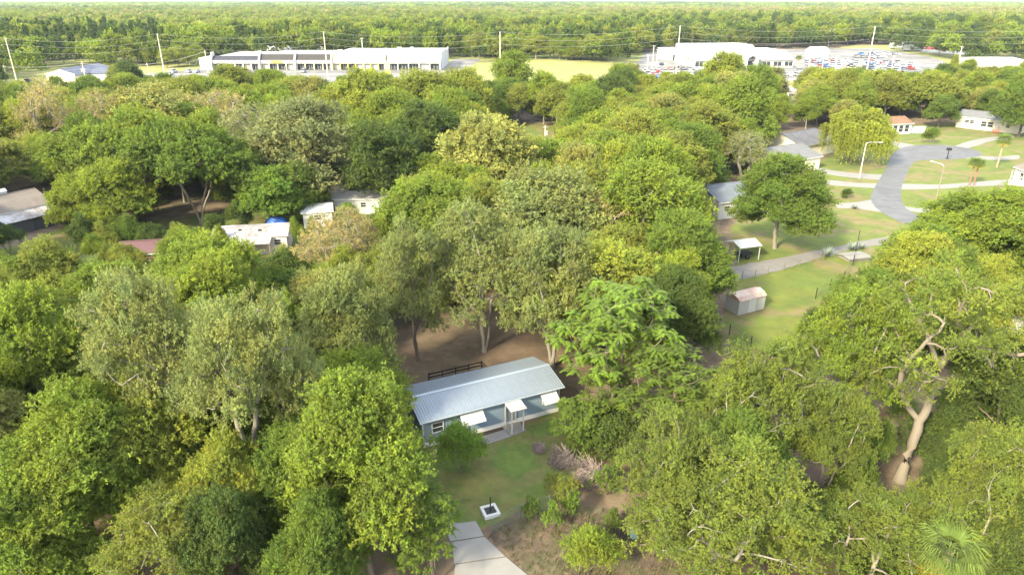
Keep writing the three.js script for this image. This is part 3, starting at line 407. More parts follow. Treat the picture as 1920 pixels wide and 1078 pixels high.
// --- beyond the highway: shopping plaza ---
{
  const L0 = P(395, 131.5), R0 = P(826, 130.5), z = (L0.z + R0.z) / 2, X = (u) => { const p = P(u, 131); return p.x * (z / p.z); };
  const t = thing('shopping_plaza', 'long white strip shopping plaza behind the parking lot', 'shopping plaza', [X(395), 0, z]), ox = X(395), w = (u) => X(u) - ox;
  const D = 42, mW = mat(0.46, 0.44, 0.38, 0.7), mWarm = mat(0.42, 0.38, 0.26, 0.7), mGrey = mat(0.03, 0.027, 0.027, 0.9), mRoof = mat(0.3, 0.29, 0.28, 0.9), mYel = mat(0.42, 0.36, 0.06, 0.7), mLime = mat(0.34, 0.36, 0.17, 0.8);
  const bayR = rng(19), seg = (u0, u1, h, mans, mm, fascia, bayN, bayMat, open = 0.6) => {
    const x0 = w(u0), x1 = w(u1), W = x1 - x0, xc = (x0 + x1) / 2;
    mesh('wall', box(W - 0.02, h - 1, D - 5, xc, (h - 1) / 2, -D / 2 - 2.5), mW, t);
    const roof = mesh('roof', box(W - 0.02, 0.3, D - 5, xc, h - 0.8, -D / 2 - 2.5), mRoof, t);
    const s = new THREE.Shape([new THREE.Vector2(0.05, 4.6), new THREE.Vector2(2.6, h), new THREE.Vector2(3.2, h), new THREE.Vector2(3.2, 4.6)]); const g = new THREE.ExtrudeGeometry(s, { depth: W - 0.3, bevelEnabled: false }); g.rotateY(Math.PI / 2); g.translate(x0 + 0.15, 0, 0); if (mans) mesh('mansard', g, mm, roof);
    mesh('fascia', box(W, 1.5, 0.4, xc, 3.9, 0.1), fascia, t);
    for (let i = 0; i <= bayN; i++) mesh('column', box(0.5, 3.2, 0.5, clamp(x0 + i * W / bayN, x0 + 0.3, x1 - 0.3), 1.6, 0), bayMat, t);
    for (let i = 0; i < bayN; i++) { const q = bayR(); if (q > open) { mesh('blank_bay', box(W / bayN - 0.9, 2.6, 0.15, x0 + (i + 0.5) * W / bayN, 1.4, -1.2), q > 0.85 ? mWarm : mW, t); continue; } const win = mesh('shop_window', box(W / bayN - 1.1, 2.5, 0.15, x0 + (i + 0.5) * W / bayN, 1.45, -1.4), M.glass, t); mesh('mullion', merge([box(0.1, 2.5, 0.2, x0 + (i + 0.36) * W / bayN, 1.45, -1.4), box(0.1, 2.5, 0.2, x0 + (i + 0.66) * W / bayN, 1.45, -1.4)]), M.trim, win); }
    return [x0, x1, roof];
  };
  seg(395, 487, 6.6, true, mat(0.022, 0.024, 0.036, 0.9), M.white, 6, M.white, 0.95);
  seg(489, 553, 7.4, true, mGrey, M.white, 4, mWarm); seg(556, 622, 7.4, true, mGrey, M.white, 4, mWarm);
  seg(624, 724, 8.4, true, mLime, mW, 7, mYel, 0.5); seg(726, 826, 8.6, true, mat(0.27, 0.27, 0.26, 0.8), M.white, 5, M.white, 0.3);
  for (const u of [398, 488, 554.5, 623, 825]) { const x = w(u), s = new THREE.Shape([new THREE.Vector2(-0.8, 0), new THREE.Vector2(-0.8, 4.6), new THREE.Vector2(2.0, u > 800 ? 9.4 : 8.4), new THREE.Vector2(4.5, u > 800 ? 9.4 : 8.4), new THREE.Vector2(4.5, 0)]); const g = new THREE.ExtrudeGeometry(s, { depth: 0.7, bevelEnabled: false }); g.rotateY(Math.PI / 2); g.translate(x - 0.35, 0, 0.4); mesh('fin_wall', g, M.white, t); }
  { const s = new THREE.Shape([new THREE.Vector2(0, 0), new THREE.Vector2(D, 0), new THREE.Vector2(D, 8.6), new THREE.Vector2(D * 0.72, 7.6), new THREE.Vector2(D * 0.6, 8.6), new THREE.Vector2(4, 8.6), new THREE.Vector2(0, 8)]); const g = new THREE.ExtrudeGeometry(s, { depth: 0.5, bevelEnabled: false }); g.rotateY(Math.PI / 2); g.translate(w(826) + 0.1, 0, -0.3); mesh('end_wall', g, M.white, t); }
  { const s = mesh('end_wing', box(w(395) - w(372), 5.2, 14, (w(395) + w(372)) / 2, 2.6, -9), mW, t); mesh('parapet', box(w(395) - w(372) + 0.4, 0.5, 14.4, (w(395) + w(372)) / 2, 5.4, -9), M.white, s); }
  { const g = mesh('sign_panel', box(w(531) - w(509), 1.3, 0.2, (w(531) + w(509)) / 2, 3.95, 0.42), mat(0.6, 0.55, 0.06, 0.6), t); const R = rng(5); mesh('lettering', merge(Array.from({ length: 11 }, (_, i) => box(0.28, 0.3 + R() * 0.2, 0.06, w(511) + 0.1 + i * 0.5, 4.05, 0.54))), mat(0.12, 0.1, 0.05, 0.7), g);
    const b = mesh('sign_panel', box(w(799) - w(773), 2, 0.25, (w(799) + w(773)) / 2, 4.7, 0.45), mat(0.5, 0.47, 0.33, 0.7), t); mesh('sign_face', box(w(799) - w(773) - 0.6, 1.4, 0.06, (w(799) + w(773)) / 2, 4.7, 0.62), M.white, b); mesh('lettering', merge(Array.from({ length: 9 }, (_, i) => box(0.34, 0.35 + R() * 0.25, 0.05, w(775) + 0.3 + i * 0.62, 4.95, 0.68))), mat(0.2, 0.19, 0.16, 0.7), b); }
  for (const [x, zz, s] of [[20, -16, 2], [45, -20, 1.6], [70, -14, 2.2], [86, -18, 1.8], [92, -25, 2], [104, -12, 2.2], [98, -30, 1.6], [60, -26, 2]]) { const g = x < 62 ? 6.6 : 8; mesh('roof_unit', box(s * 1.2, s * 0.7, s, x, g + s * 0.35, zz), M.white, t); }
  openPolys.push([[X(360), z + 3], [X(840), z + 3], [X(840), z - D - 4], [X(360), z - D - 4]]);
}
house({ name: 'red_roof_building', label: 'low building with brick red roof behind the shopping plaza', category: 'building', a: P(545, 102), b: P(590, 101), D: 14, h: 4.5, rise: 2.4, wall: M.white, roof: M.redShingle });
house({ name: 'pale_roof_hall', label: 'wide pale roofed hall behind the middle of the plaza', category: 'building', a: P(500, 108), b: P(610, 107), D: 16, h: 4.6, rise: 1.8, wall: M.white, roof: M.whiteRoof });
{ const a = P(84, 157), b = P(145, 155), c0 = V((a.x + b.x) / 2, 0, (a.z + b.z) / 2), Wd = a.distanceTo(b), t = thing('navy_roof_building', 'cream gabled building with navy roof beside the highway at left', 'building', [c0.x, 0, c0.z], 0.0); // gable end faces the camera
  const len = 30; mesh('wall', box(Wd, 3.3, len, 0, 1.65, -len / 2), M.cream, t); const gg = gableGeo(len - 0.02, 3.3, Wd, 2.4); gg.rotateY(Math.PI / 2); gg.translate(0, 0, -len / 2); mesh('gable', gg, M.cream, t);
  for (const s of [1, -1]) { const g = slopeGeo(len - 0.6, Wd, 2.4, 0.5, 3.3, s, 0.12); g.rotateY(Math.PI / 2); g.translate(0, 0, -len / 2 - 0.35); mesh('roof', g, s > 0 ? M.navyRoof : M.navyRoof, t); }
  mesh('wing', box(12, 3, 14, Wd / 2 + 6.02, 1.5, -18), M.white, t); { const g = gableGeo(12.4, 3.0, 15, 2.2); g.translate(Wd / 2 + 6, 0, -18); mesh('wing_roof', g, M.navyRoof, t); }
  mesh('barge_board', merge([box(Wd / 2 / Math.cos(0.24) + 0.6, 0.25, 0.1, 0, 0, 0).rotateZ(0.255).translate(-Wd / 4, 4.6, 0.08), box(Wd / 2 / Math.cos(0.24) + 0.6, 0.25, 0.1, 0, 0, 0).rotateZ(-0.255).translate(Wd / 4, 4.6, 0.08)]), M.white, t);
  openPolys.push([[c0.x - 15, c0.z + 4], [c0.x + 35, c0.z + 4], [c0.x + 35, c0.z - 34], [c0.x - 15, c0.z - 34]]); }
// --- car dealership ---
{
  const a = P(1302, 128), b = P(1487, 126.5), L = a.distanceTo(b), turn = Math.atan2(-(b.z - a.z), b.x - a.x), t = thing('dealership_building', 'large white car dealership with sloping roof and arched entrance', 'car dealership', [a.x, 0, a.z], turn), D = 34, h = 4.2, rise = 6.2;
  mesh('wall', box(L, h, D, L / 2, h / 2, -D / 2), M.white, t);
  { const s = new THREE.Shape([new THREE.Vector2(-0.8, 3.7), new THREE.Vector2(-0.8, h + 0.2), new THREE.Vector2(17, h + rise), new THREE.Vector2(D, h + rise), new THREE.Vector2(D, 3.7)]); const g = new THREE.ExtrudeGeometry(s, { depth: L - 16, bevelEnabled: false }); g.rotateY(Math.PI / 2); g.translate(0, 0, 0); const roof = mesh('roof', g, M.whiteRoof, t);
    const s2 = new THREE.Shape([new THREE.Vector2(-0.75, 3.7), new THREE.Vector2(-0.75, h + 0.2), new THREE.Vector2(10, h + 3.6), new THREE.Vector2(D, h + 3.6), new THREE.Vector2(D, 3.7)]); const g2 = new THREE.ExtrudeGeometry(s2, { depth: 15.8, bevelEnabled: false }); g2.rotateY(Math.PI / 2); g2.translate(L - 15.9, 0, 0); mesh('roof_step', g2, M.whiteRoof, roof);
    for (let i = 1; i < 24; i++) mesh('standing_seam', box(0.08, 0.1, 18.6, 0, 0, 9.3).rotateX(0.327).translate(i * (L - 16) / 24, h + rise + 0.05, -16.95), M.whiteRoof, roof); }
  for (let i = 0; i < 9; i++) { const x = 2.5 + i * (L - 5) / 8; if (i === 5) continue; const win = mesh('window', box(L / 8 - 2.4, 2.1, 0.1, x, 1.9, 0.02), M.glass, t); mesh('mullion', box(0.15, 2.1, 0.14, x, 1.9, 0.03), M.trim, win); }
  { const s = new THREE.Shape(); s.moveTo(-3.4, 0); s.lineTo(-3.4, 7.2); s.lineTo(3.4, 7.2); s.lineTo(3.4, 0); s.lineTo(2.3, 0); s.lineTo(2.3, 3.8); s.absarc(0, 3.8, 2.3, 0, Math.PI, false); s.lineTo(-2.3, 0); const g = new THREE.ExtrudeGeometry(s, { depth: 5, bevelEnabled: false }); const ar = mesh('entrance_arch', g, M.white, t); ar.position.set(L * 0.55, 0, -1.5); mesh('entrance_door', box(4.2, 3.4, 0.1, 0, 1.7, 1.75), M.glass, ar); }
  const c = P(1255, 113.5), d = P(1300, 112.5), LL = c.distanceTo(d) - 0.5, w = thing('dealership_wing', 'white service wing with dark bays left of the dealership', 'building', [c.x, 0, c.z], Math.atan2(-(d.z - c.z), d.x - c.x)); mesh('wall', box(LL, 6, 16, LL / 2, 3, -8), M.white, w); mesh('roof', box(LL + 0.4, 0.3, 16.4, LL / 2, 6.16, -8), M.whiteRoof, w); for (const x of [0.3, 0.72]) mesh('bay_door', box(LL * 0.28, 3, 0.1, LL * x, 1.5, 0.03), M.glass, w);
  openPolys.push([[a.x - 18, a.z + 3], [b.x + 3, b.z + 3], [b.x + 3, b.z - D - 3], [a.x - 25, a.z - D - 25]]);
}
house({ name: 'white_garage', label: 'white gabled garage in the car lot right of the dealership', category: 'garage', a: P(1524, 106), b: P(1554, 106), D: 12, h: 3.6, rise: 1.8, wall: M.white, roof: M.whiteRoof });
house({ name: 'edge_store', label: 'white flat store beyond the trees at the right edge', category: 'building', a: P(1845, 134), b: P(1925, 134), D: 24, h: 5, rise: 0.8, wall: M.white, roof: M.whiteRoof });
house({ name: 'roadside_office', label: 'white roofed office beside the highway under the right-hand trees', category: 'building', a: P(1452, 188), b: P(1502, 188), D: 10, h: 3.2, rise: 0.8, wall: M.white, roof: M.whiteRoof, windows: [[-0.4, 1.8, 2.4, 1.2], [0.3, 1.8, 2.4, 1.2]] });
for (const [u, v, w2, roof, lab] of [[1300, 47, 16, M.greyShingle, 'grey roofed house deep in the far wood above the dealership'], [1080, 74, 18, M.whiteRoof, 'pale roof among trees left of the dealership'], [1165, 84, 18, M.redShingle, 'house with reddish roof in the trees left of the dealership'], [1460, 52, 14, M.whiteRoof, 'tiny white roof in the far wood right of the dealership'], [1790, 57, 16, M.greyShingle, 'grey roof in the far wood near the upper right'], [1705, 53, 14, M.redShingle, 'pinkish roof in the far wood above the car lot']]) { const c = P(u, v + 9); house({ name: 'far_house', label: lab, a: V(c.x - w2 / 2, 0, c.z), b: V(c.x + w2 / 2, 0, c.z), D: 9, h: 5, rise: 2.5, wall: M.cream, roof, group: 'houses in the far wood' }); }
// ---------- vehicles ----------
const PAINT = { white: mat(0.5, 0.5, 0.5, 0.3), silver: mat(0.42, 0.43, 0.45, 0.3, { metalness: 0.4 }), grey: mat(0.16, 0.165, 0.175, 0.3), black: mat(0.02, 0.02, 0.022, 0.3), red: mat(0.38, 0.03, 0.025, 0.3), blue: mat(0.03, 0.1, 0.32, 0.3), navy: mat(0.03, 0.045, 0.1, 0.3), tan: mat(0.36, 0.31, 0.23, 0.4) };
function side(pts, w, bev = 0.06) { const s = new THREE.Shape(pts.map(([x, y]) => new THREE.Vector2(x, y))); const g = new THREE.ExtrudeGeometry(s, { depth: w - 2 * bev, bevelEnabled: true, bevelSize: bev, bevelThickness: bev, bevelSegments: 1 }); g.translate(0, 0, -w / 2 + bev); return g; }
const carShapes = {
  car: { body: side([[-2.2, 0.35], [-2.2, 0.85], [-1.5, 0.95], [1.1, 0.95], [2.15, 0.75], [2.2, 0.35]], 1.8), roof: side([[-1.35, 1.38], [-1.2, 1.46], [0.1, 1.46], [0.25, 1.38]], 1.4), glass: side([[-1.75, 0.92], [-1.3, 1.4], [0.22, 1.4], [0.95, 0.92]], 1.55) },
  suv: { body: side([[-2.3, 0.4], [-2.3, 1.05], [1.1, 1.1], [2.2, 0.95], [2.3, 0.4]], 1.9), roof: side([[-2.2, 1.72], [-2.0, 1.82], [0.2, 1.82], [0.4, 1.72]], 1.55), glass: side([[-2.25, 1.05], [-2.1, 1.75], [0.35, 1.75], [1.0, 1.08]], 1.7) },
  truck: { body: side([[-2.8, 0.5], [-2.8, 1.15], [-0.6, 1.15], [-0.6, 1.1], [1.6, 1.12], [2.7, 1.05], [2.8, 0.5]], 1.95), roof: side([[-0.55, 1.8], [-0.45, 1.88], [0.7, 1.88], [0.85, 1.8]], 1.6), glass: side([[-0.6, 1.1], [-0.55, 1.82], [0.8, 1.82], [1.4, 1.1]], 1.75) },
};
const wheelGeo = new THREE.CylinderGeometry(0.34, 0.34, 0.22, 14).rotateX(Math.PI / 2);
function car(kind, paint, x, z, turn, label, group) {
  const t = thing(kind === 'truck' ? 'pickup_truck' : kind === 'suv' ? 'parked_suv' : 'parked_car', label, kind === 'truck' ? 'truck' : 'car', [x, 0.02, z], turn, group), s = carShapes[kind];
  mesh('body', s.body, PAINT[paint], t); mesh('windows', s.glass, M.glass, t); mesh('roof', s.roof, PAINT[paint], t); const wb = kind === 'truck' ? 1.8 : 1.4; for (const [i, k] of [[-1, -1], [-1, 1], [1, -1], [1, 1]]) { const w = mesh('wheel', wheelGeo, M.black, t); w.position.set(i * wb, 0.34, k * 0.84); } return t;
}
{
  const R = rng(303), cols = ['white', 'white', 'white', 'white', 'silver', 'silver', 'silver', 'grey', 'grey', 'black', 'grey', 'navy', 'tan', 'silver', 'blue', 'red'], kinds = ['car', 'suv', 'suv', 'truck', 'car']; let count = 0;
  const nth = ['first', 'second', 'third', 'fourth', 'fifth', 'sixth', 'seventh', 'eighth', 'ninth', 'tenth', 'eleventh', 'twelfth'];
  const rowNo = {};
  const lotRow = (u0, u1, v, place, opt = {}) => { const a = at(u0, v), b = at(u1, v), n = Math.floor(a.distanceTo(b) / (opt.step ?? 3.0)), row = rowNo[place] = (rowNo[place] ?? 0) + 1, seenOf = {}; for (let i = 0; i < n; i++) { if (R() < (opt.gap ?? 0.12)) continue; const p = a.clone().lerp(b, (i + 0.5) / n), col = opt.col ?? cols[Math.floor(R() * cols.length)], k = kinds[Math.floor(R() * 5)], kn = k === 'car' ? 'car' : k === 'suv' ? 'SUV' : 'pickup', key = col + kn, m = seenOf[key] = (seenOf[key] ?? 0) + 1; count++; car(k, col, p.x + (R() - 0.5) * 0.4, p.z + (R() - 0.5) * 0.5, (opt.turn ?? 1.5708) + (R() - 0.5) * 0.08 + (R() < 0.5 ? Math.PI : 0), `${nth[m - 1] ?? m + 'th'} ${col} ${kn} from left, ${nth[row - 1]} row ${place}`, 'cars ' + place); } };
  lotRow(1200, 1300, 146, 'left of the dealership', { gap: 0.2 }); lotRow(1195, 1300, 141, 'left of the dealership'); lotRow(1205, 1300, 136, 'left of the dealership'); lotRow(1228, 1310, 131, 'left of the dealership', { gap: 0.3 });
  lotRow(1395, 1500, 142, 'before the dealership doors'); lotRow(1390, 1505, 135, 'before the dealership doors', { gap: 0.3 });
  for (const [u0, u1, v] of [[1510, 1562, 112], [1508, 1650, 115.5], [1510, 1690, 119], [1510, 1715, 122.5], [1520, 1722, 126], [1530, 1725, 130], [1545, 1700, 134], [1600, 1664, 108], [1600, 1700, 103]]) lotRow(u0, u1, v, 'in the big car lot', { gap: 0.14, step: 3.2 });
  lotRow(1735, 1795, 92, 'in the back lot', { gap: 0.1 }); lotRow(1755, 1800, 95, 'in the back lot', { col: 'red', gap: 0.4 }); lotRow(1800, 1880, 88, 'in the back lot', { gap: 0.5, col: 'white' });
  lotRow(1232, 1250, 122, 'beside the dealership wing', { gap: 0.1 });
  lotRow(300, 372, 140, 'at the left end of the plaza', { gap: 0.45 }); lotRow(318, 375, 136, 'at the left end of the plaza', { gap: 0.4 });
  lotRow(490, 610, 136, 'in front of the plaza shops', { gap: 0.7 }); lotRow(540, 600, 142, 'in front of the plaza shops', { gap: 0.75 });
  const b = at(57, 156); car('suv', 'navy', b.x, b.z, 0.1, 'dark SUV on the drive left of the navy roofed building'); const c = at(4, 166); car('car', 'black', c.x, c.z, 0, 'black car on the highway at the left edge');
  for (const [u, v, lab] of [[1685, 91, 'white box trailer, upper of two at the end of the car lot'], [1712, 96, 'white box trailer, lower of two at the end of the car lot']]) { const p = at(u, v), t = thing('box_trailer', lab, 'trailer', [p.x, 0, p.z], 0.2); mesh('box', rbox(13, 3.4, 2.6, 0, 2.5, 0, 0.1), M.white, t); mesh('frame', box(12.6, 0.25, 1.6, 0, 0.68, 0), M.black, t); for (const x of [-5, -4, 4]) for (const q of [-1, 1]) { const w = mesh('wheel', wheelGeo, M.black, t); w.scale.set(1.3, 1.3, 1.3); w.position.set(x, 0.45, q * 1.05); } mesh('marking_stripe', box(12.4, 0.3, 0.02, 0, 1.6, 1.31), mat(0.5, 0.5, 0.52, 0.5), t); }
  console.log('cars', count);
}
// ---------- poles, lamps, wires ----------
M.poleLight = mat(0.5, 0.44, 0.34, 0.9); M.steel = mat(0.45, 0.44, 0.42, 0.5, { metalness: 0.3 }); M.wire = mat(0.28, 0.27, 0.25, 0.7);
function heightTo(p, v) { let lo = 0, hi = 40; for (let i = 0; i < 40; i++) { const m = (lo + hi) / 2; toPx(V(p.x, m, p.z))[1] > v ? lo = m : hi = m; } return lo; }
const bigPoles = [[-260, 150, 70], [30, 152, 72], [310, 151, 64], [615, 150, 60], [938, 150, 60], [1267, 150, 49], [1623, 150, 50], [2020, 152, 50]].map(([u, v, vt], i) => { const p = at(u, v), h = heightTo(p, vt); if (u > -100 && u < 1930) { const t = thing('transmission_pole', ['', 'tall pale transmission pole left of the navy roofed building', 'tall pale transmission pole left of the plaza', 'tall pale transmission pole before the plaza shops', 'tall pale transmission pole beside the roadside field', 'tall pale transmission pole at the dealership', 'tall pale transmission pole in the big car lot'][i], 'utility pole', [p.x, 0, p.z], 0, 'transmission poles along the highway'); mesh('shaft', new THREE.CylinderGeometry(0.15, 0.3, h, 10).translate(0, h / 2, 0), M.poleLight, t); for (const [q, y] of [[-1, 0.4], [1, 2.6], [-1, 5]]) { mesh('insulator', tube([V(0, h - y, 0.1), V(0, h - y + 0.25, 1.1 * q)], 0.09, 0.05, 6), M.steel, t); } mesh('cap', new THREE.ConeGeometry(0.24, 0.3, 10).translate(0, h + 0.14, 0), M.steel, t); } return { p, h }; });
const wireRows = [[0.2, 1.1, 'upper'], [-2.35, -1.1, 'middle'], [-4.75, 1.1, 'lower']];
const spanNames = ['left of the leftmost tall pole', 'between the first and second tall poles', 'between the second and third tall poles', 'between the third and fourth tall poles', 'between the fourth and fifth tall poles', 'between the fifth and sixth tall poles', 'right of the rightmost tall pole'];
for (let i = 0; i < bigPoles.length - 1; i++) for (const [dy, dz, nm] of wireRows) { const a = bigPoles[i], b = bigPoles[i + 1], A = V(a.p.x, a.h + dy, a.p.z + dz), B = V(b.p.x, b.h + dy, b.p.z + dz), pts = Array.from({ length: 9 }, (_, k) => { const t = k / 8; return A.clone().lerp(B, t).add(V(0, -2.2 * 4 * t * (1 - t), 0)); }); tag(mesh('overhead_wire', tube(pts, 0.026, 0.026, 4, 16), M.wire, scene), `${nm} overhead wire ${spanNames[i]}`, 'wire', 'overhead wires'); }
const smallPoles = [[-60, 166, 120], [16, 165, 122], [162, 160, 116], [282, 158, 118], [393, 156, 94]].map(([u, v, vt], i) => { const p = at(u, v), h = heightTo(p, vt); if (u > 0) { const t = thing('street_utility_pole', ['', 'short utility pole at the left edge of the highway', 'short utility pole with transformers beside the navy roofed building', 'short utility pole left of the plaza parking lot', 'short utility pole at the left end of the plaza'][i], 'utility pole', [p.x, 0, p.z], 0, 'short poles along the highway'); mesh('shaft', new THREE.CylinderGeometry(0.15, 0.24, h, 8).translate(0, h / 2, 0), M.poleLight, t); mesh('crossarm', box(0.14, 0.14, 2.2, 0, h - 0.6, 0), M.poleLight, t); if (i === 2) for (const q of [-1, 1]) mesh('transformer', new THREE.CylinderGeometry(0.35, 0.35, 1.2, 10).translate(q * 0.55, h - 3.2, 0.2), M.steel, t); } return { p, h }; });
for (let i = 0; i < smallPoles.length - 1; i++) for (const [dy, dz, nm] of [[-0.5, 1, 'front upper'], [-0.5, -1, 'rear upper'], [-2.6, 0.2, 'lowest']]) { const a = smallPoles[i], b = smallPoles[i + 1], A = V(a.p.x, a.h + dy, a.p.z + dz), B = V(b.p.x, b.h + dy, b.p.z + dz); tag(mesh('street_wire', tube(Array.from({ length: 7 }, (_, k) => { const t = k / 6; return A.clone().lerp(B, t).add(V(0, -3 * t * (1 - t), 0)); }), 0.03, 0.03, 4, 12), M.wire, scene), `${nm} wire between ${['the left edge and first', 'the first and second', 'the second and third', 'the third and fourth'][i]} short pole`, 'wire', 'wires on the short poles'); }
for (const [u, v, vt, lab] of [[490, 112, 84, 'thin pole behind the shops at the left of the plaza'], [569, 108, 78, 'thin pole behind the middle of the plaza'], [642, 106, 74, 'thin pole right of the third tall pole'], [703, 104, 71, 'thin pole behind the right of the plaza'], [684, 150, 72, 'thin light pole in the plaza parking lot'], [1793, 140, 88, 'pole right of the car lot'], [1213, 140, 103, 'lot light left of the front rows'], [1223, 134, 86, 'taller lot light behind the front rows'], [1231, 128, 93, 'lot light beside the wing'], [1411, 142, 117, 'lot light before the arched entrance'], [1516, 132, 107, 'lot light at the left of the big car lot'], [1541, 136, 105, 'second lot light of the big car lot'], [1566, 138, 105, 'third lot light of the big car lot'], [1671, 138, 105, 'lot light at the right of the big car lot']]) {
  const p = at(u, v), h = heightTo(p, vt), t = thing('lot_light_pole', lab, 'light pole', [p.x, 0, p.z], 0, 'light poles beyond the highway'); mesh('shaft', new THREE.CylinderGeometry(0.14, 0.2, h, 8).translate(0, h / 2, 0), M.trim, t); mesh('lamp_head', merge([rbox(1.3, 0.28, 0.5, 0, h, 0.2, 0.05), box(0.5, 0.28, 1.1, 0, h + 0.02, -0.1)]), M.white, t); }
{ const p = at(727, 155), t = thing('pylon_sign', 'tall yellow pylon sign before the plaza parking lot', 'sign', [p.x, 0, p.z]); const h = heightTo(p, 116); mesh('post', box(0.7, h, 0.5, 0, h / 2, 0), mat(0.16, 0.14, 0.1, 0.8), t); mesh('upper_panel', box(2.4, 3, 0.6, 0.2, h - 1.5, 0.3), mat(0.3, 0.28, 0.18, 0.6), t); mesh('lower_panel', box(2.0, 1.5, 0.5, 0.4, h - 4.2, 0.3), mat(0.62, 0.52, 0.05, 0.5), t); const q = at(713, 151), s = thing('menu_board', 'small white board on the edge of the plaza parking lot', 'sign', [q.x, 0, q.z]); mesh('board', box(1.3, 1.7, 0.15, 0, 1.25, 0), M.white, s); mesh('leg', box(0.2, 0.5, 0.2, 0, 0.2, 0), M.trim, s); }
function streetLamp(u, v, vt, turn, lab, dark) { const p = at(u, v), h = heightTo(p, vt), t = thing('street_lamp', lab, 'street lamp', [p.x, 0, p.z], turn, 'street lamps'); mesh('pole', new THREE.CylinderGeometry(0.07, 0.12, h, 10).translate(0, h / 2, 0), dark ? mat(0.16, 0.14, 0.12, 0.8) : M.poleLight, t); mesh('arm', tube([V(0, h - 0.15, 0), V(0.5, h + 0.1, 0), V(1.4, h + 0.15, 0), V(2.6, h + 0.12, 0)], 0.05, 0.04, 6), M.steel, t); mesh('lamp_head', rbox(0.75, 0.16, 0.3, 2.8, h + 0.1, 0, 0.06), M.white, t); mesh('base_plate', new THREE.CylinderGeometry(0.2, 0.24, 0.25, 10).translate(0, 0.12, 0), M.concrete, t); return t; }
streetLamp(1612, 335, 268, 0, 'pale street lamp with arm beside the weeping tree'); streetLamp(1747, 412, 311, 1.7, 'dark street lamp at the bend of the road', true);
{ const p = at(1777, 297.5), t = thing('mailbox_post', 'black mailbox on a post at the inside of the turning circle', 'mailbox', [p.x, 0, p.z], 0.1); mesh('post', box(0.12, 2.0, 0.12, 0, 1.0, 0), M.black, t); const s = new THREE.Shape(); s.moveTo(-0.3, 0); s.lineTo(-0.3, 0.3); s.absarc(0, 0.3, 0.3, Math.PI, 0, true); s.lineTo(0.3, 0); const g = new THREE.ExtrudeGeometry(s, { depth: 0.9, bevelEnabled: false }); g.translate(0, 1.9, -0.45); g.rotateY(1.3); mesh('box', g, M.black, t); mesh('foot', box(0.5, 0.12, 0.5, 0, 0.06, 0), M.black, t); }
function utilPole(u, v, vt, lab) { const p = at(u, v), h = heightTo(p, vt), t = thing('wood_utility_pole', lab, 'utility pole', [p.x, 0, p.z], 0.3, 'poles in the wood'); mesh('shaft', new THREE.CylinderGeometry(0.13, 0.19, h, 8).translate(0, h / 2, 0), mat(0.42, 0.38, 0.32, 0.9), t); mesh('transformer', new THREE.CylinderGeometry(0.28, 0.28, 0.95, 12).translate(0.36, h - 1.8, 0.1), M.white, t); mesh('crossarm', box(1.4, 0.12, 0.12, 0, h - 0.4, 0), M.steel, t); return { p, h }; }
{ const a = utilPole(640, 395, 344, 'utility pole with white transformer above the long trailer'), b = utilPole(863, 330, 280, 'utility pole with white transformer in the middle of the wood'), c = utilPole(1022, 275, 235, 'white topped utility pole right of the green clearing'); tag(mesh('service_wire', tube([V(a.p.x, a.h - 0.4, a.p.z), V((a.p.x + b.p.x) / 2, (a.h + b.h) / 2 - 1.4, (a.p.z + b.p.z) / 2), V(b.p.x, b.h - 0.4, b.p.z)], 0.03, 0.03, 4, 14), M.black, scene), 'black service wire between the two transformer poles in the wood', 'wire'); }
// ---------- fences ----------
function wireFence(name, label, px, h, m, o = {}) {
  const pts = px.map(([u, v]) => at(u, v)), t = thing(name, label, 'fence', [pts[0].x, 0, pts[0].z]); const P0 = pts.map((p) => V(p.x - pts[0].x, 0, p.z - pts[0].z)), wires = [];
  for (let i = 0; i < P0.length - 1; i++) { const a = P0[i], b = P0[i + 1], L = a.distanceTo(b), n = Math.max(1, Math.round(L / (o.step ?? 3))); for (let k = 0; k < n + (i === P0.length - 2 ? 1 : 0); k++) { const q = a.clone().lerp(b, k / n); mesh('post', new THREE.CylinderGeometry(o.r ?? 0.05, o.r ?? 0.05, h + 0.1, 7).translate(q.x, h / 2, q.z), m, t); }
    for (const y of o.rails ?? [0.4, 0.8, 1.15]) mesh('rail', tube([a.clone().setY(y), b.clone().setY(y)], o.rw ?? 0.012, o.rw ?? 0.012, 4, 2), o.railMat ?? m, t);
    if (o.mesh) { const d = b.clone().sub(a).normalize(), s = 0.16; for (let x = -h; x < L; x += s) for (const g of [1, -1]) { const x0 = g > 0 ? x : x + h, x1 = g > 0 ? x + h : x; const c0 = clamp(x0, 0, L), c1 = clamp(x1, 0, L), y0 = Math.abs(c0 - x0), y1 = h - Math.abs(c1 - x1); if (y1 - y0 < 0.05) continue; wires.push(tube([a.clone().addScaledVector(d, c0).setY(y0), a.clone().addScaledVector(d, c1).setY(y1)], 0.005, 0.005, 3, 1)); } } }
  if (wires.length) { const w = mesh('chain_link', merge(wires), o.meshMat ?? M.steel, t); w.userData = { kind: 'stuff' }; }
  return t;
}
wireFence('chain_link_fence', 'green chain link fence between the front lawn and the scrub', [[922, 1000], [975, 972], [1030, 955]], 1.2, mat(0.1, 0.12, 0.11, 0.6), { step: 2.2, r: 0.03, rails: [1.18], rw: 0.016, mesh: true, meshMat: mat(0.08, 0.14, 0.1, 0.6) });
wireFence('lane_fence', 'dark wire fence along the lower side of the gravel lane', [[1392, 524], [1440, 516], [1500, 500], [1545, 488]], 1.1, mat(0.12, 0.1, 0.08, 0.9), { step: 2.6 });
wireFence('paddock_fence', 'thin wire fence below the metal shed', [[1368, 628], [1408, 650], [1450, 668]], 1.2, M.black, { step: 3.5 });
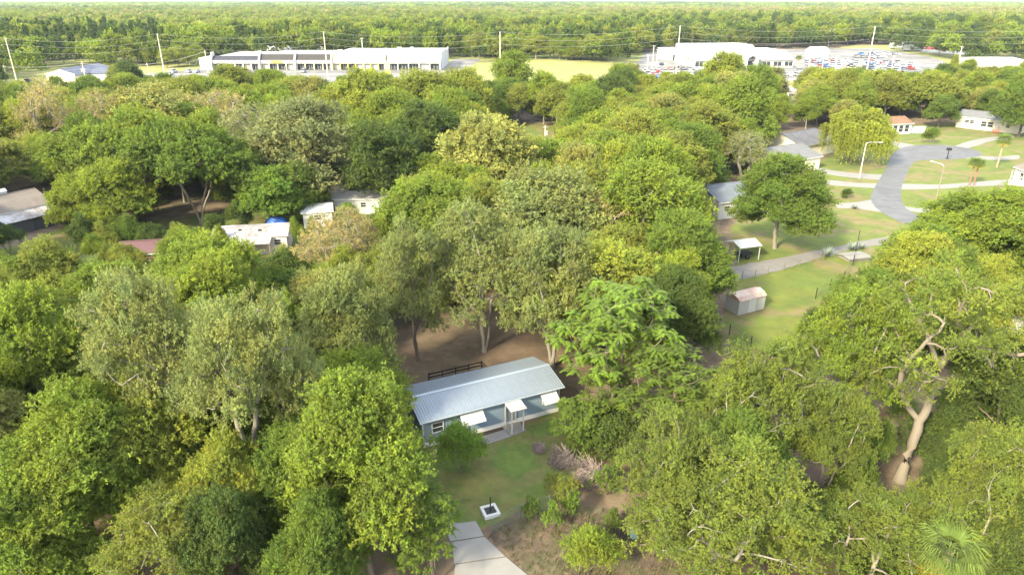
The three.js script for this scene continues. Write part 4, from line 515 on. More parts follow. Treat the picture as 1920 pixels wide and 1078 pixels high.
wireFence('paddock_side_fence', 'thin dark posts and wire on the right of the paddock', [[1530, 560], [1582, 528], [1600, 497], [1610, 450]], 1.4, M.black, { step: 5 });
// ---------- front yard ----------
{ const p = at(919, 962), t = thing('planter_box', 'white framed square planter with black soil and post', 'planter', [p.x, 0, p.z], 0.38); for (const [w, d, x, z] of [[1.15, 0.2, 0, 0.48], [1.15, 0.2, 0, -0.48], [0.2, 0.76, 0.475, 0], [0.2, 0.76, -0.475, 0]]) mesh('side', rbox(w, 0.28, d, x, 0.14, z, 0.02), M.white, t); mesh('soil', box(0.75, 0.16, 0.76, 0, 0.1, 0), M.black, t); mesh('post', rbox(0.07, 1.3, 0.07, 0.02, 0.75, 0, 0.01), M.black, t); }
{ const p = at(1188, 1008), t = thing('utility_pedestal', 'small blue-green utility pedestal in the scrub', 'utility box', [p.x, 0, p.z], 0.4); mesh('body', rbox(0.4, 0.8, 0.4, 0, 0.4, 0, 0.05), mat(0.2, 0.32, 0.3, 0.6), t); mesh('lid', rbox(0.46, 0.1, 0.46, 0, 0.83, 0, 0.03), mat(0.24, 0.36, 0.34, 0.6), t); }
function brush(u, v, w, lab, seed) { // dome of dead vine stems
  const p = at(u, v), R = rng(seed), r = w / 2 / pxPerM(p), b = []; for (let i = 0; i < 230; i++) { const a = R() * 6.28, e = Math.acos(R() * 0.96), q = (0.75 + 0.35 * R()), c = V(Math.sin(e) * Math.cos(a), Math.cos(e) * 1.05, Math.sin(e) * Math.sin(a)).multiplyScalar(r * q), d = V(-Math.sin(a), -0.5 - R(), Math.cos(a)).addScaledVector(rnd3(R), 0.7).multiplyScalar(r * 0.45); b.push(tube([c.clone().sub(d), c.clone().multiplyScalar(1.08), c.clone().add(d)].map((x) => x.setY(Math.max(0.02, x.y))), 0.012 + 0.012 * R(), 0.008, 3, 3)); }
  const g = new THREE.SphereGeometry(r * 0.82, 14, 8, 0, 6.2832, 0, 1.57), ps = g.attributes.position; for (let i = 0; i < ps.count; i++) { const k = 0.85 + 0.3 * nz2(ps.getX(i) * 0.3 + 5, ps.getZ(i) * 0.3 + 5); ps.setXYZ(i, ps.getX(i) * k, ps.getY(i) * k * 1.05, ps.getZ(i) * k); } g.computeVertexNormals();
  const t = thing('brush_pile', lab, 'brush pile', [p.x, 0, p.z], R() * 6); const s = mesh('stems', merge(b), mat(0.24, 0.19, 0.17, 1), t); s.userData = { kind: 'stuff' }; mesh('heap', g, mat(0.11, 0.085, 0.07, 1), t); }
brush(1098, 900, 58, 'grey-brown mound of dead vines right of the front lawn', 1); brush(1052, 868, 44, 'smaller mound of dead vines nearer the porch', 2); brush(1158, 850, 44, 'mound of dead vines under the feathery tree', 3); brush(1010, 845, 22, 'low clump of dead vines at the lawn edge', 4);
const BARK_BROWN = mat(0.15, 0.115, 0.085, 0.95);
function agave(u, v, r, lab) { const p = at(u, v), R = rng(u), b = new Buf(); for (let i = 0; i < 60; i++) { const a = i * 2.4, e = 0.15 + 1.2 * (i / 60), d = V(Math.cos(a) * Math.cos(e), Math.sin(e), Math.sin(a) * Math.cos(e)); leaf(b, V(Math.cos(a) * 0.1, 0.1, Math.sin(a) * 0.1), d, V(-Math.sin(a) * 0.1, 1, Math.cos(a) * 0.1), r * (0.8 + 0.35 * R()), r * 0.16, leafTint(R, [1, 1, 1], 0.15)); } const t = thing('agave_plant', lab, 'agave', [p.x, 0, p.z], 0, 'agaves by the gravel lane'); mesh('rosette', b.geo(true), leafMat(0.2, 0.24, 0.2, 0.15), t); mesh('stem', new THREE.CylinderGeometry(0.1, 0.16, 0.3, 8).translate(0, 0.12, 0), BARK_BROWN, t); }
agave(1551, 480, 1.5, 'large spiky agave beside the gravel lane'); agave(1598, 468, 1.2, 'spiky agave further along the gravel lane'); agave(1616, 466, 1.0, 'smaller spiky agave at the end of the pair'); agave(1603, 391, 0.9, 'reddish spiky plant beside the third driveway');
// palms: fans of narrow segments on a ringed trunk
function palmProto(seed, h, fronds, len) { const R = rng(seed), b = new Buf(); for (let f = 0; f < fronds; f++) { const a = f * 2.39996, e = lerp(1.15, -0.7, f / fronds) + (R() - 0.5) * 0.2, d = V(Math.cos(a) * Math.cos(e), Math.sin(e), Math.sin(a) * Math.cos(e)), c = V(0, h, 0).addScaledVector(d, len * 0.55), tint = leafTint(R, f > fronds * 0.84 ? [2.3, 1.25, 0.9] : [1, 1, 1], 0.15), up = V(-Math.cos(a) * Math.sin(e), Math.cos(e), -Math.sin(a) * Math.sin(e)), sd = d.clone().cross(up).normalize();
    leaf(b, V(0, h, 0), d, up, len * 0.62, 0.07, tint);
    for (let s = 0; s < 26; s++) { const q = lerp(-1.75, 1.75, s / 25), dir = d.clone().multiplyScalar(Math.cos(q)).addScaledVector(sd, Math.sin(q)).addScaledVector(V(0, -1, 0), 0.1 + 0.25 * R()), L = len * (0.62 + 0.12 * Math.cos(q)) * (0.9 + 0.2 * R()); leaf(b, c, dir, up.clone().addScaledVector(rnd3(R), 0.35), L * 0.9, 0.075, leafTint(R, tint, 0.12)); const m = c.clone().addScaledVector(dir.normalize(), L * 0.62); leaf(b, m, dir.clone().add(V(0, -0.9, 0)), up.clone().addScaledVector(rnd3(R), 0.3), L * 0.5, 0.05, leafTint(R, tint, 0.12)); } }
  const tr = []; for (let i = 0; i < 9; i++) { const y0 = i * h / 9; tr.push(new THREE.CylinderGeometry(0.17 + 0.02 * (i % 2), 0.2, h / 9 + 0.02, 9).translate(0, y0 + h / 18, 0)); } return { crown: b.geo(true), trunk: merge(tr) }; }
const palmLeaf = leafMat(0.12, 0.17, 0.035, 0.35), palmA = palmProto(5, 6.5, 34, 1.6);
function palm(proto, u, v, h, lab, sc = 1, bark = mat(0.26, 0.2, 0.14, 0.95)) { const p = at(u, v, h * sc), t = thing('cabbage_palm', lab, 'palm tree', [p.x, 0, p.z], u % 6); t.scale.setScalar(sc); mesh('trunk', proto.trunk, bark, t); mesh('crown', proto.crown, palmLeaf, t); return t; }
const rust = mat(0.2, 0.1, 0.06, 0.95);
palm(palmA, 1642, 640, 6.5, 'cabbage palm among oaks above the bright green oak', 1.25); palm(palmA, 1782, 1035, 6.5, 'cabbage palm with yellow drooping fans on the bottom edge', 1.0);
palm(palmA, 1830, 304, 6.5, 'left cabbage palm of the pair with rusty trunks on the lawn', 0.7, rust); palm(palmA, 1838, 306, 6.5, 'right cabbage palm of the pair with rusty trunks on the lawn', 0.66, rust); palm(palmA, 1885, 262, 6.5, 'slim palm beside the tan roofed house', 0.9); palm(palmA, 1499, 108, 6.5, 'yellowish palm at the right corner of the dealership', 0.9); palm(palmA, 1010, 68, 6.5, 'tall palm in the trees behind the roadside field', 1.7);
// vine covered pole right of the car lot
// ---------- trees ----------
const LEAF = { bright: leafMat(0.15, 0.203, 0.018), lime: leafMat(0.172, 0.22, 0.019), green: leafMat(0.105, 0.158, 0.016), dark: leafMat(0.07, 0.106, 0.015), shaded: leafMat(0.13, 0.168, 0.02), olive: leafMat(0.175, 0.2, 0.026), grey: leafMat(0.178, 0.208, 0.056), yellow: leafMat(0.212, 0.244, 0.027), straw: leafMat(0.238, 0.245, 0.055), tan: leafMat(0.28, 0.24, 0.09), fresh: leafMat(0.13, 0.208, 0.018), dusty: leafMat(0.175, 0.192, 0.066) };  // front oaks' darker green: olive with cloud shade put into the leaf colour
const BARK = { pale: mat(0.175, 0.16, 0.135, 0.95), brown: mat(0.1, 0.078, 0.06, 0.95), grey: mat(0.15, 0.135, 0.115, 0.95), tan: mat(0.14, 0.118, 0.092, 0.95) };
const BASE = { H: 13, R: 6, base: 0.08, fork: 0.2, stems: 1, lobes: 30, dome: 0.92, flat: 1.0, gap: 1.08, lean: [0, 0], tip: 0.022, thick: 0.42, puff: 0.95, puffFlat: 0.7, leaves: 500, leaf: 0.178, ratio: 0.72, sprig: 0.7, inner: 60 };
const KINDS = {
  oak: { ...BASE },
  tall: { ...BASE, R: 5.2, H: 14, base: 0.08, lobes: 32, dome: 0.85, gap: 1.02, rise: 0.45 },
  limbs: { ...BASE, stems: 2, fork: 0.26, base: 0.16, lobes: 24, gap: 1.3, puff: 0.82, leaves: 380, leaf: 0.15, tip: 0.03, inner: 20, thick: 0.4, sprig: 0.6 },
  stemmed: { ...BASE, stems: 2, fork: 0.42, base: 0.34, lobes: 24, dome: 0.8, gap: 1.2, puff: 0.84, leaves: 400, leaf: 0.15, tip: 0.034, thick: 0.36, inner: 20, sprig: 0.6 },
  open: { ...BASE, stems: 1, fork: 0.34, base: 0.18, lobes: 24, gap: 1.75, puff: 0.8, leaves: 360, leaf: 0.15, tip: 0.05, inner: 6, thick: 0.33, lean: [2.6, -1.4], sprig: 0.6 },
  feather: { ...BASE, crown: crownFeather, stems: 3, fork: 0.32, spread: 0.7, base: 0.14, lobes: 20, gap: 1.3, fronds: 13, frond: 0.85, droop: 0.5, leaf: 0.21, ratio: 0.5, thick: 0.22 },
  bush: { ...BASE, H: 5, R: 3, base: 0.04, fork: 0.08, stems: 4, lobes: 14, dome: 0.8, gap: 0.75, puff: 0.6, leaves: 260, leaf: 0.15, thick: 0.1, step: 0.3, tip: 0.012, inner: 25 },
  bushlet: { ...BASE, H: 2, R: 1.3, base: 0.04, fork: 0.1, stems: 4, lobes: 9, dome: 0.8, gap: 0.42, puff: 0.34, leaves: 70, leaf: 0.13, thick: 0.04, step: 0.2, tip: 0.006, inner: 8, sprig: 0.28, ratio: 0.6 },
  weep: { ...BASE, crown: crownWeep, H: 9.5, R: 5.5, base: 0.42, fork: 0.3, gap: 1.25, strands: 26, hang: 4.2, leaf: 0.28, ratio: 0.42, lobes: 10 },
  bare: { ...BASE, stems: 2, fork: 0.3, base: 0.28, gap: 1.05, puff: 0.75, leaves: 110, leaf: 0.15, tip: 0.04, thick: 0.35 },
  broad: { ...BASE, stems: 3, fork: 0.16, spread: 1.3, base: 0.3, H: 12, R: 8, lobes: 26, dome: 0.6, gap: 1.25, puff: 1.15, leaf: 0.25, leaves: 330, thick: 0.4 },
};
const midOf = (k) => ({ ...KINDS[k], gap: KINDS[k].gap * 1.32, puff: (KINDS[k].puff ?? 1) * 1.3, leaves: Math.round((KINDS[k].leaves ?? 0) * 0.75), leaf: KINDS[k].leaf * 1.42, sprig: 1.0, inner: 26, tip: KINDS[k].tip * 1.35, fronds: 6, frond: 1.4, strands: 9 });
const protos = new Map();
function proto(kind, lod, v) {
  const key = kind + lod + v; if (protos.has(key)) return protos.get(key);
  const o = lod === 'near' ? KINDS[kind] : midOf(kind); let hsh = 0; for (const c of key) hsh = hsh * 31 + c.charCodeAt(0) | 0; const R = rng(hsh), sk = growSkeleton(R, o), crown = (o.crown ?? crownPuffs)(sk, R, o);
  const p = { o, trunk: woodGeometry(sk, R, 0.09, 99), twigs: woodGeometry(sk, R, lod === 'near' ? 0 : 0.02, 0.09), crown }; protos.set(key, p); return p;
}
const placedTrees = [];
function plant(name, kind, lod, v, leafName, barkName, x, z, R, H, turn, label, group, category = 'tree', tilt) {
  const p = proto(kind, lod, v), t = thing(name, label, category, [x, 0, z], turn, group), s = R / p.o.R, sy = H / p.o.H; const ov = 0.86 + 0.28 * (Math.abs(Math.sin(x * 12.9 + z * 78.2) * 43758.5) % 1); t.scale.set(s * ov, sy, s / ov); t.rotation.x = 0.05 * Math.sin(x * 3.1 + z); t.rotation.z = 0.05 * Math.sin(z * 2.3 - x);
  if (tilt) { t.rotation.z = tilt[0]; t.rotation.x = tilt[1]; }
  mesh('trunk', p.trunk, BARK[barkName], t); mesh('branches', p.twigs, BARK[barkName], t).userData = { kind: 'stuff' }; mesh('crown', p.crown, LEAF[leafName], t);
  placedTrees.push({ x, z, R, H, t, leafName, kind }); return t;
}
// trees one can make out in the photograph: middle of the crown u, v; crown width w (all in photo pixels), height in metres (0 = from the width)
const LN = { bright: 'bright green', lime: 'lime green', green: 'mid green', dark: 'dark green', shaded: 'moss green', olive: 'olive green', grey: 'grey-green', yellow: 'yellow-green', straw: 'pale straw', tan: 'straw coloured', fresh: 'fresh green', dusty: 'dusty grey' };
function seen(u, v, w, kind, leafName, barkName, variant, label, o = {}) {
  if (kind === 'bush' && w < 65 && v > 560) kind = 'bushlet'; const shrubby = kind.startsWith('bush'); let H = o.H || 11, p, R; for (let i = 0; i < 4; i++) { p = at(u, v, H * 0.58); R = w / 2 / pxPerM(p); if (!o.H) H = clamp(R * 2.05, 3, 16.5); }
  const [bu, bv] = toPx(V(p.x, 0, p.z)), lod = o.lod ?? (v > 430 ? 'near' : 'mid');
  return plant(o.name ?? (shrubby ? 'shrub' : kind === 'weep' ? 'weeping_tree' : ['oak', 'limbs', 'open', 'broad'].includes(kind) ? 'oak_tree' : 'broadleaf_tree'), kind, lod, variant, leafName, barkName, p.x, p.z, R, H, o.turn ?? (u * 0.37 + v) % 6.28, label, o.group, shrubby ? 'shrub' : 'tree', o.tilt);
}
// front left
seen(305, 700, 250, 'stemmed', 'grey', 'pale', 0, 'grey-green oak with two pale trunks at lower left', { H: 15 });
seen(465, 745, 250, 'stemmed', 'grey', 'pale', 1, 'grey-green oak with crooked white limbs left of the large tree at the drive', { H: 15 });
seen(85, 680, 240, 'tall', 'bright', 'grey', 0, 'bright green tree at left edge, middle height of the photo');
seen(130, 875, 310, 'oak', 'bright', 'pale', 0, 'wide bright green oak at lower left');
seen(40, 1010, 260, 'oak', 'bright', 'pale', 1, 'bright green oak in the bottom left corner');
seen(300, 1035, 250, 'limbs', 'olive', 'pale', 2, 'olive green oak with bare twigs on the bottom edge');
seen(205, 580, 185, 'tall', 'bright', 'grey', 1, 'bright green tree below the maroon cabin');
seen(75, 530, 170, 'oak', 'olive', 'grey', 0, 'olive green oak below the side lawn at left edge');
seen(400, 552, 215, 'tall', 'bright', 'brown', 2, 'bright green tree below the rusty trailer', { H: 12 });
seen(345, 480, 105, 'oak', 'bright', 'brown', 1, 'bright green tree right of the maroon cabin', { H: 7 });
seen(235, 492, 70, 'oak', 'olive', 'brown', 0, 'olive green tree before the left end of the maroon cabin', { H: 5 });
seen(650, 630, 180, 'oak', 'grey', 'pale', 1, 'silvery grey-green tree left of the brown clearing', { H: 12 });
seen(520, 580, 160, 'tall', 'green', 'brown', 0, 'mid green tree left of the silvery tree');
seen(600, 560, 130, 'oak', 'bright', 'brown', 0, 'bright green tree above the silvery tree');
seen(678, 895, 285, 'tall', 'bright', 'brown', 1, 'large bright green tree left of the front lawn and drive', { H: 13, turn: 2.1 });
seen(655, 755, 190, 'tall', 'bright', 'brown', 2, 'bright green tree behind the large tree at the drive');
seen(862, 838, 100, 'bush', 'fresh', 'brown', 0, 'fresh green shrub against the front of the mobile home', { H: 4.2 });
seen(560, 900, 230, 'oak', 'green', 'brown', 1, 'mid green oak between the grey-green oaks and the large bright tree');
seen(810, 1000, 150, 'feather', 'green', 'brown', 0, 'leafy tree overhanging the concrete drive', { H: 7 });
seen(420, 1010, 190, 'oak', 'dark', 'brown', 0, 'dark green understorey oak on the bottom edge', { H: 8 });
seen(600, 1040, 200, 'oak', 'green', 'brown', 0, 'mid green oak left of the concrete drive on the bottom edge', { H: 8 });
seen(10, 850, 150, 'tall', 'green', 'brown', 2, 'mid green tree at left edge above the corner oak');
// middle
seen(812, 440, 232, 'tall', 'bright', 'brown', 0, 'big bright green tree right of the small white trailer', { H: 14 });
seen(640, 480, 170, 'bare', 'tan', 'grey', 0, 'straw coloured thin tree right of the rusty trailer');
seen(700, 530, 140, 'oak', 'olive', 'grey', 0, 'olive green tree right of the straw coloured thin tree');
seen(775, 545, 170, 'limbs', 'grey', 'brown', 0, 'grey-green oak at the left edge of the brown clearing', { H: 13 });
seen(905, 520, 240, 'limbs', 'grey', 'grey', 1, 'grey-green oak with leaning trunk behind the mobile home', { H: 14, turn: 2.2 });
seen(1040, 545, 220, 'limbs', 'grey', 'grey', 2, 'grey-green oak with forked trunk behind the right end of the mobile home', { H: 14 });
seen(1035, 420, 260, 'oak', 'grey', 'grey', 0, 'wide grey-green oak in the middle of the wood', { H: 14 });
seen(930, 420, 150, 'oak', 'olive', 'grey', 1, 'olive green oak left of the wide grey-green oak');
seen(1220, 420, 220, 'tall', 'bright', 'grey', 1, 'bright green tree in the middle of the wood', { H: 15 });
seen(1280, 500, 180, 'tall', 'green', 'brown', 2, 'tall mid green tree left of the metal shed', { H: 12 });
seen(1180, 500, 170, 'oak', 'olive', 'grey', 0, 'olive green oak left of the tall mid green tree');
seen(1272, 590, 140, 'tall', 'dark', 'brown', 0, 'dark green vine covered tree below the metal shed', { H: 10 });
seen(1165, 635, 265, 'feather', 'fresh', 'tan', 0, 'feathery fresh green tree right of the mobile home', { H: 13 });
seen(1255, 735, 190, 'feather', 'green', 'brown', 1, 'darker feathery tree right of the fresh green one', { H: 9 });
seen(1080, 790, 110, 'feather', 'green', 'brown', 0, 'low feathery tree at the porch corner', { H: 4.2 });
seen(1135, 725, 120, 'feather', 'green', 'brown', 1, 'leafy tree touching the right end of the mobile home', { H: 7 });
// front right
seen(1262, 905, 250, 'limbs', 'shaded', 'pale', 0, 'moss green oak with white twigs right of the brush piles', { H: 9.5 });
seen(1370, 1000, 330, 'limbs', 'shaded', 'pale', 1, 'wide moss green oak on the bottom edge right of the lime shrub', { H: 10.5 });
seen(1445, 775, 260, 'limbs', 'shaded', 'pale', 2, 'moss green oak with pale limbs below the leaf littered patch', { H: 12 });
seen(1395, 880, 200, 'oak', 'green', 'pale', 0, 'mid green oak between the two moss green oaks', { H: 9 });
seen(1745, 690, 350, 'open', 'shaded', 'tan', 0, 'great oak with leaning tan trunk and bare pale limbs at right', { H: 16.5, turn: 0.01 });
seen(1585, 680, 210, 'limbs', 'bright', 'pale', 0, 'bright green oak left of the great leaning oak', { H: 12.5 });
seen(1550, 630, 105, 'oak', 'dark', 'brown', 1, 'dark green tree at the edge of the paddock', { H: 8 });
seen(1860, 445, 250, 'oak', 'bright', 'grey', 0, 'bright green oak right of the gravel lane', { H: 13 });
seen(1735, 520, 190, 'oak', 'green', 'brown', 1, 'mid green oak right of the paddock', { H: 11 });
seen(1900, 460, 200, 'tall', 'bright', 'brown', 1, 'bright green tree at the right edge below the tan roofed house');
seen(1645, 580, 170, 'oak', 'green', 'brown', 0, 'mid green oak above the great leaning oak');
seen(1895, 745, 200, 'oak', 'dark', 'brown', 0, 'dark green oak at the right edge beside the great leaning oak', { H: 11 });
seen(1858, 955, 250, 'limbs', 'shaded', 'pale', 1, 'moss green oak in the lower right corner', { H: 12 });
seen(1625, 1020, 240, 'limbs', 'shaded', 'pale', 2, 'moss green oak on the bottom edge left of the lower palm', { H: 8 });
seen(1560, 840, 170, 'limbs', 'shaded', 'pale', 0, 'moss green oak left of the leaning tan trunk', { H: 9 });
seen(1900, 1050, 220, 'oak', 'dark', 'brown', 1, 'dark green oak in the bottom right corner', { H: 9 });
// paddock and houses
seen(1468, 374, 176, 'oak', 'green', 'grey', 1, 'round deep green oak in front of the white house', { H: 12.5, lod: 'near' });
seen(1605, 250, 138, 'weep', 'yellow', 'brown', 0, 'weeping yellow-green tree beside the turning circle', { H: 11, lod: 'near' });
seen(1748, 254, 26, 'bush', 'green', 'brown', 1, 'round green bush on the lawn beyond the turning circle', { H: 3.4 });
seen(1590, 362, 20, 'bush', 'dark', 'brown', 0, 'small dark bush on the lawn left of the road', { H: 1.6 });
// left of the wood
seen(255, 300, 230, 'broad', 'bright', 'brown', 0, 'wide green oak behind the maroon cabin, left of two', { H: 14, lod: 'near' });
seen(360, 325, 220, 'broad', 'green', 'tan', 1, 'domed green oak with spreading trunk above the rusty trailer', { H: 14, lod: 'near' });
seen(135, 374, 86, 'oak', 'lime', 'brown', 0, 'lime green tree beside the brown roofed house', { H: 9 });
seen(155, 435, 62, 'bush', 'dark', 'brown', 0, 'dark round bush on the side lawn', { H: 4.5 });
seen(10, 450, 60, 'bush', 'dark', 'brown', 1, 'dark bush in front of the brown roofed house', { H: 4 });
seen(85, 235, 110, 'bare', 'tan', 'pale', 1, 'pale dry tree on a bare trunk at left', { H: 17 });
seen(185, 240, 110, 'bare', 'tan', 'pale', 0, 'pale dry tree right of the one on a bare trunk', { H: 15 });
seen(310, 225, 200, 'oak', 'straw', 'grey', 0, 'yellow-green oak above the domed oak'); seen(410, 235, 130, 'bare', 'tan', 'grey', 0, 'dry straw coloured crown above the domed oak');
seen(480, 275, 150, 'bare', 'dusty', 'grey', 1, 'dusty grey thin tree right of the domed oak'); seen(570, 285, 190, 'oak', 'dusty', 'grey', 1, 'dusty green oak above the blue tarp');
seen(500, 365, 110, 'tall', 'fresh', 'brown', 0, 'fresh green tree left of the blue tarp', { H: 9 }); seen(560, 352, 90, 'tall', 'green', 'brown', 1, 'mid green tree behind the blue tarp', { H: 9 }); seen(655, 408, 46, 'tall', 'fresh', 'brown', 2, 'fresh green tree in front of the long trailer', { H: 4.5 });
seen(720, 300, 160, 'oak', 'dark', 'brown', 0, 'dark green oak above the long trailer'); seen(810, 270, 150, 'oak', 'dark', 'brown', 1, 'dark green oak left of the green clearing');
seen(925, 315, 190, 'oak', 'straw', 'grey', 1, 'yellow-green oak below the green clearing'); seen(880, 360, 120, 'bare', 'tan', 'grey', 1, 'straw coloured crown below the yellow-green oak');
seen(1040, 330, 130, 'tall', 'bright', 'grey', 2, 'bright green tree right of the yellow-green oak'); seen(1150, 320, 150, 'tall', 'bright', 'brown', 0, 'bright green tree in the upper middle of the wood');
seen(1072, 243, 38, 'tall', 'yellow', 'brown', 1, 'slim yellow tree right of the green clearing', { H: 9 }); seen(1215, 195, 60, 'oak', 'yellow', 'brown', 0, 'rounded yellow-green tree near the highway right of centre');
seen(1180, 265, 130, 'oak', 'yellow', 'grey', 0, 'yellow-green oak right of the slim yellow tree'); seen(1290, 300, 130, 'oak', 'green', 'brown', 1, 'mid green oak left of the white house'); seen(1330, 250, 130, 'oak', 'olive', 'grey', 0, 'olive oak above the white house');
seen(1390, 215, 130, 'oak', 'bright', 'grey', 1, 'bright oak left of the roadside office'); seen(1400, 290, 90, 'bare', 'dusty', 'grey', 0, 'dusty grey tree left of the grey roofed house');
seen(1560, 173, 112, 'broad', 'yellow', 'brown', 0, 'broad yellow-green oak behind the dark roofed house', { lod: 'mid', H: 11 }); seen(1650, 173, 112, 'broad', 'yellow', 'brown', 1, 'broad yellow-green oak behind the weeping tree', { lod: 'mid', H: 11 }); seen(1745, 183, 112, 'broad', 'olive', 'brown', 0, 'broad olive oak behind the small white house', { lod: 'mid', H: 11 });  // yellow leaves on back trees: their stronger sun is put into the colour
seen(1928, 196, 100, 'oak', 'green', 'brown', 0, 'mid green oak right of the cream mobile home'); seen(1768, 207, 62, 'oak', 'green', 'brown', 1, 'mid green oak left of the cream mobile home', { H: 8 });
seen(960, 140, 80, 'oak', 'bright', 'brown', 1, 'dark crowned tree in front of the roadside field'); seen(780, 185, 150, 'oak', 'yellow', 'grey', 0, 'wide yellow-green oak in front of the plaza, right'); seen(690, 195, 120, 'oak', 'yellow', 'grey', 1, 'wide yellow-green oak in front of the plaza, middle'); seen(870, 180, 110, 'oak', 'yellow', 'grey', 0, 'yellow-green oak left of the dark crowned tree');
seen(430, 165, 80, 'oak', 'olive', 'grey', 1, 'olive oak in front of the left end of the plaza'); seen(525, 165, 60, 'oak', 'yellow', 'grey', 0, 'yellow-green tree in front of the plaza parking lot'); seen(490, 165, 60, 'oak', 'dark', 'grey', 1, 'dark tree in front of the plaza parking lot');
seen(1445, 158, 70, 'oak', 'dusty', 'grey', 0, 'dusty grey tree in front of the dealership'); seen(1360, 148, 90, 'oak', 'yellow', 'grey', 1, 'yellow-green tree hiding the left front of the dealership');
for (const [u, v, w, tone, lab] of [[200, 448, 46, 'olive', 'olive bush right of the dark round bush'], [238, 438, 50, 'green', 'green bush under the left wide oak'], [285, 448, 50, 'dark', 'dark bush behind the maroon cabin'], [330, 452, 44, 'olive', 'olive bush at the foot of the domed oak'], [400, 425, 44, 'dark', 'dark bush behind the rusty trailer, left'], [445, 408, 46, 'dark', 'dark bush behind the rusty trailer, right'], [556, 398, 26, 'green', 'green bush left of the small white trailer'], [120, 400, 40, 'olive', 'olive bush beside the brown roofed house'], [415, 452, 24, 'olive', 'olive bush at the left end of the rusty trailer'], [175, 470, 44, 'bright', 'bright bush below the dark round bush'], [205, 490, 40, 'olive', 'olive bush left of the maroon cabin'], [330, 485, 40, 'green', 'green bush at the right end of the maroon cabin'], [370, 465, 40, 'green', 'green bush between maroon cabin and rusty trailer'], [395, 480, 36, 'olive', 'olive bush before the left end of the rusty trailer'], [540, 492, 46, 'straw', 'straw coloured bush before the right end of the rusty trailer'], [560, 440, 30, 'bright', 'bright bush between rusty trailer and small white trailer'], [590, 436, 30, 'olive', 'olive bush before the small white trailer'], [470, 500, 40, 'green', 'green bush before the door of the rusty trailer'], [1600, 905, 90, 'green', 'green bush left of the leaning tan trunk'], [1790, 885, 90, 'dark', 'dark bush right of the leaning tan trunk'], [1715, 985, 90, 'shaded', 'moss green bush below the leaning tan trunk'], [1640, 840, 80, 'green', 'green bush behind the leaning tan trunk']]) seen(u, v, w, 'bush', tone, 'brown', u % 2, lab, { H: 4 });
// --- the rest of the wood, scattered over the plan where nothing else stands ---
function inPoly(x, z, poly) { let c = false; for (let i = 0, j = poly.length - 1; i < poly.length; j = i++) { const [a, b] = poly[i], [d, e] = poly[j]; if ((b > z) !== (e > z) && x < (d - a) * (z - b) / (e - b) + a) c = !c; } return c; }
// views that the photograph shows open: [u0, v0, u1, v1]
const clearViews = [[280, 385, 425, 442], [740, 590, 1010, 700], [1378, 425, 1640, 660], [1535, 255, 1900, 410], [1640, 222, 1900, 275], [400, 418, 552, 478], [565, 385, 625, 418], [625, 360, 735, 390], [0, 365, 100, 440], [20, 440, 130, 500], [230, 462, 315, 488], [500, 402, 535, 420], [1340, 330, 1400, 410], [1450, 245, 1560, 300], [940, 240, 1030, 262],
  [370, 90, 855, 134], [85, 125, 200, 152], [1195, 85, 1500, 138], [1480, 85, 1740, 136], [880, 115, 1140, 150], [1640, 82, 1800, 125], [270, 122, 380, 147], [540, 132, 850, 152], [1455, 160, 1500, 186], [745, 690, 1062, 830], [870, 820, 1010, 960], [0, 150, 70, 164], [1840, 108, 1920, 132], [905, 940, 930, 1000], [845, 1005, 1100, 1078]];
function blocks(x, z, R, H, slack = 0.72) {
  const a = toPx(V(x, H * 0.95, z)), b = toPx(V(x, 0, z)), w = R * slack * pxPerM(V(x, H * 0.5, z)), u0 = a[0] - w, u1 = a[0] + w;
  return clearViews.some(([c0, d0, c1, d1]) => u1 > c0 && u0 < c1 && b[1] > d0 + 3 && a[1] < d1 - 3);
}
const wood = [];
{
  const R = rng(4242), step = 6.7;
  for (let z = -36; z > -300; z -= step) { const half = -z * 0.8 + 14; for (let x = -half; x < half; x += step) {
    const px = x + (R() - 0.5) * step * 0.8, pz = z + (R() - 0.5) * step * 0.8, r = 2.7 + 3.5 * R(), H = 3.2 + r * (1.15 + 0.75 * R()), pick = R(), tone = nz((px + 500) / 1300, (pz + 900) / 1300), k0 = R(), rot = R() * 6.28, vv = R();
    if (openPolys.some((p) => inPoly(px, pz, p))) continue;
    if (placedTrees.some((t) => Math.hypot(t.x - px, t.z - pz) < (t.R + r) * 0.35)) continue;
    if (pz > -60 && px > 8) continue;
    if (blocks(px, pz, r, H)) continue;
    const q = pick * 0.75 + (tone - 0.5) * 1.5 + 0.12;
    const leafName = q < 0.08 ? 'dark' : q < 0.2 ? 'green' : q < 0.38 ? 'bright' : q < 0.5 ? 'olive' : q < 0.64 ? 'lime' : q < 0.92 ? (k0 < 0.7 ? 'yellow' : 'straw') : k0 < 0.35 ? 'tan' : 'yellow';
    const kind = leafName === 'tan' ? 'bare' : k0 < 0.6 ? 'oak' : 'tall';
    wood.push([kind, leafName, Math.floor(vv * (kind === 'oak' ? 2 : kind === 'tall' ? 3 : 2)), px, pz, r, H, rot]);
    placedTrees.push({ x: px, z: pz, R: r, H });
  } }
}
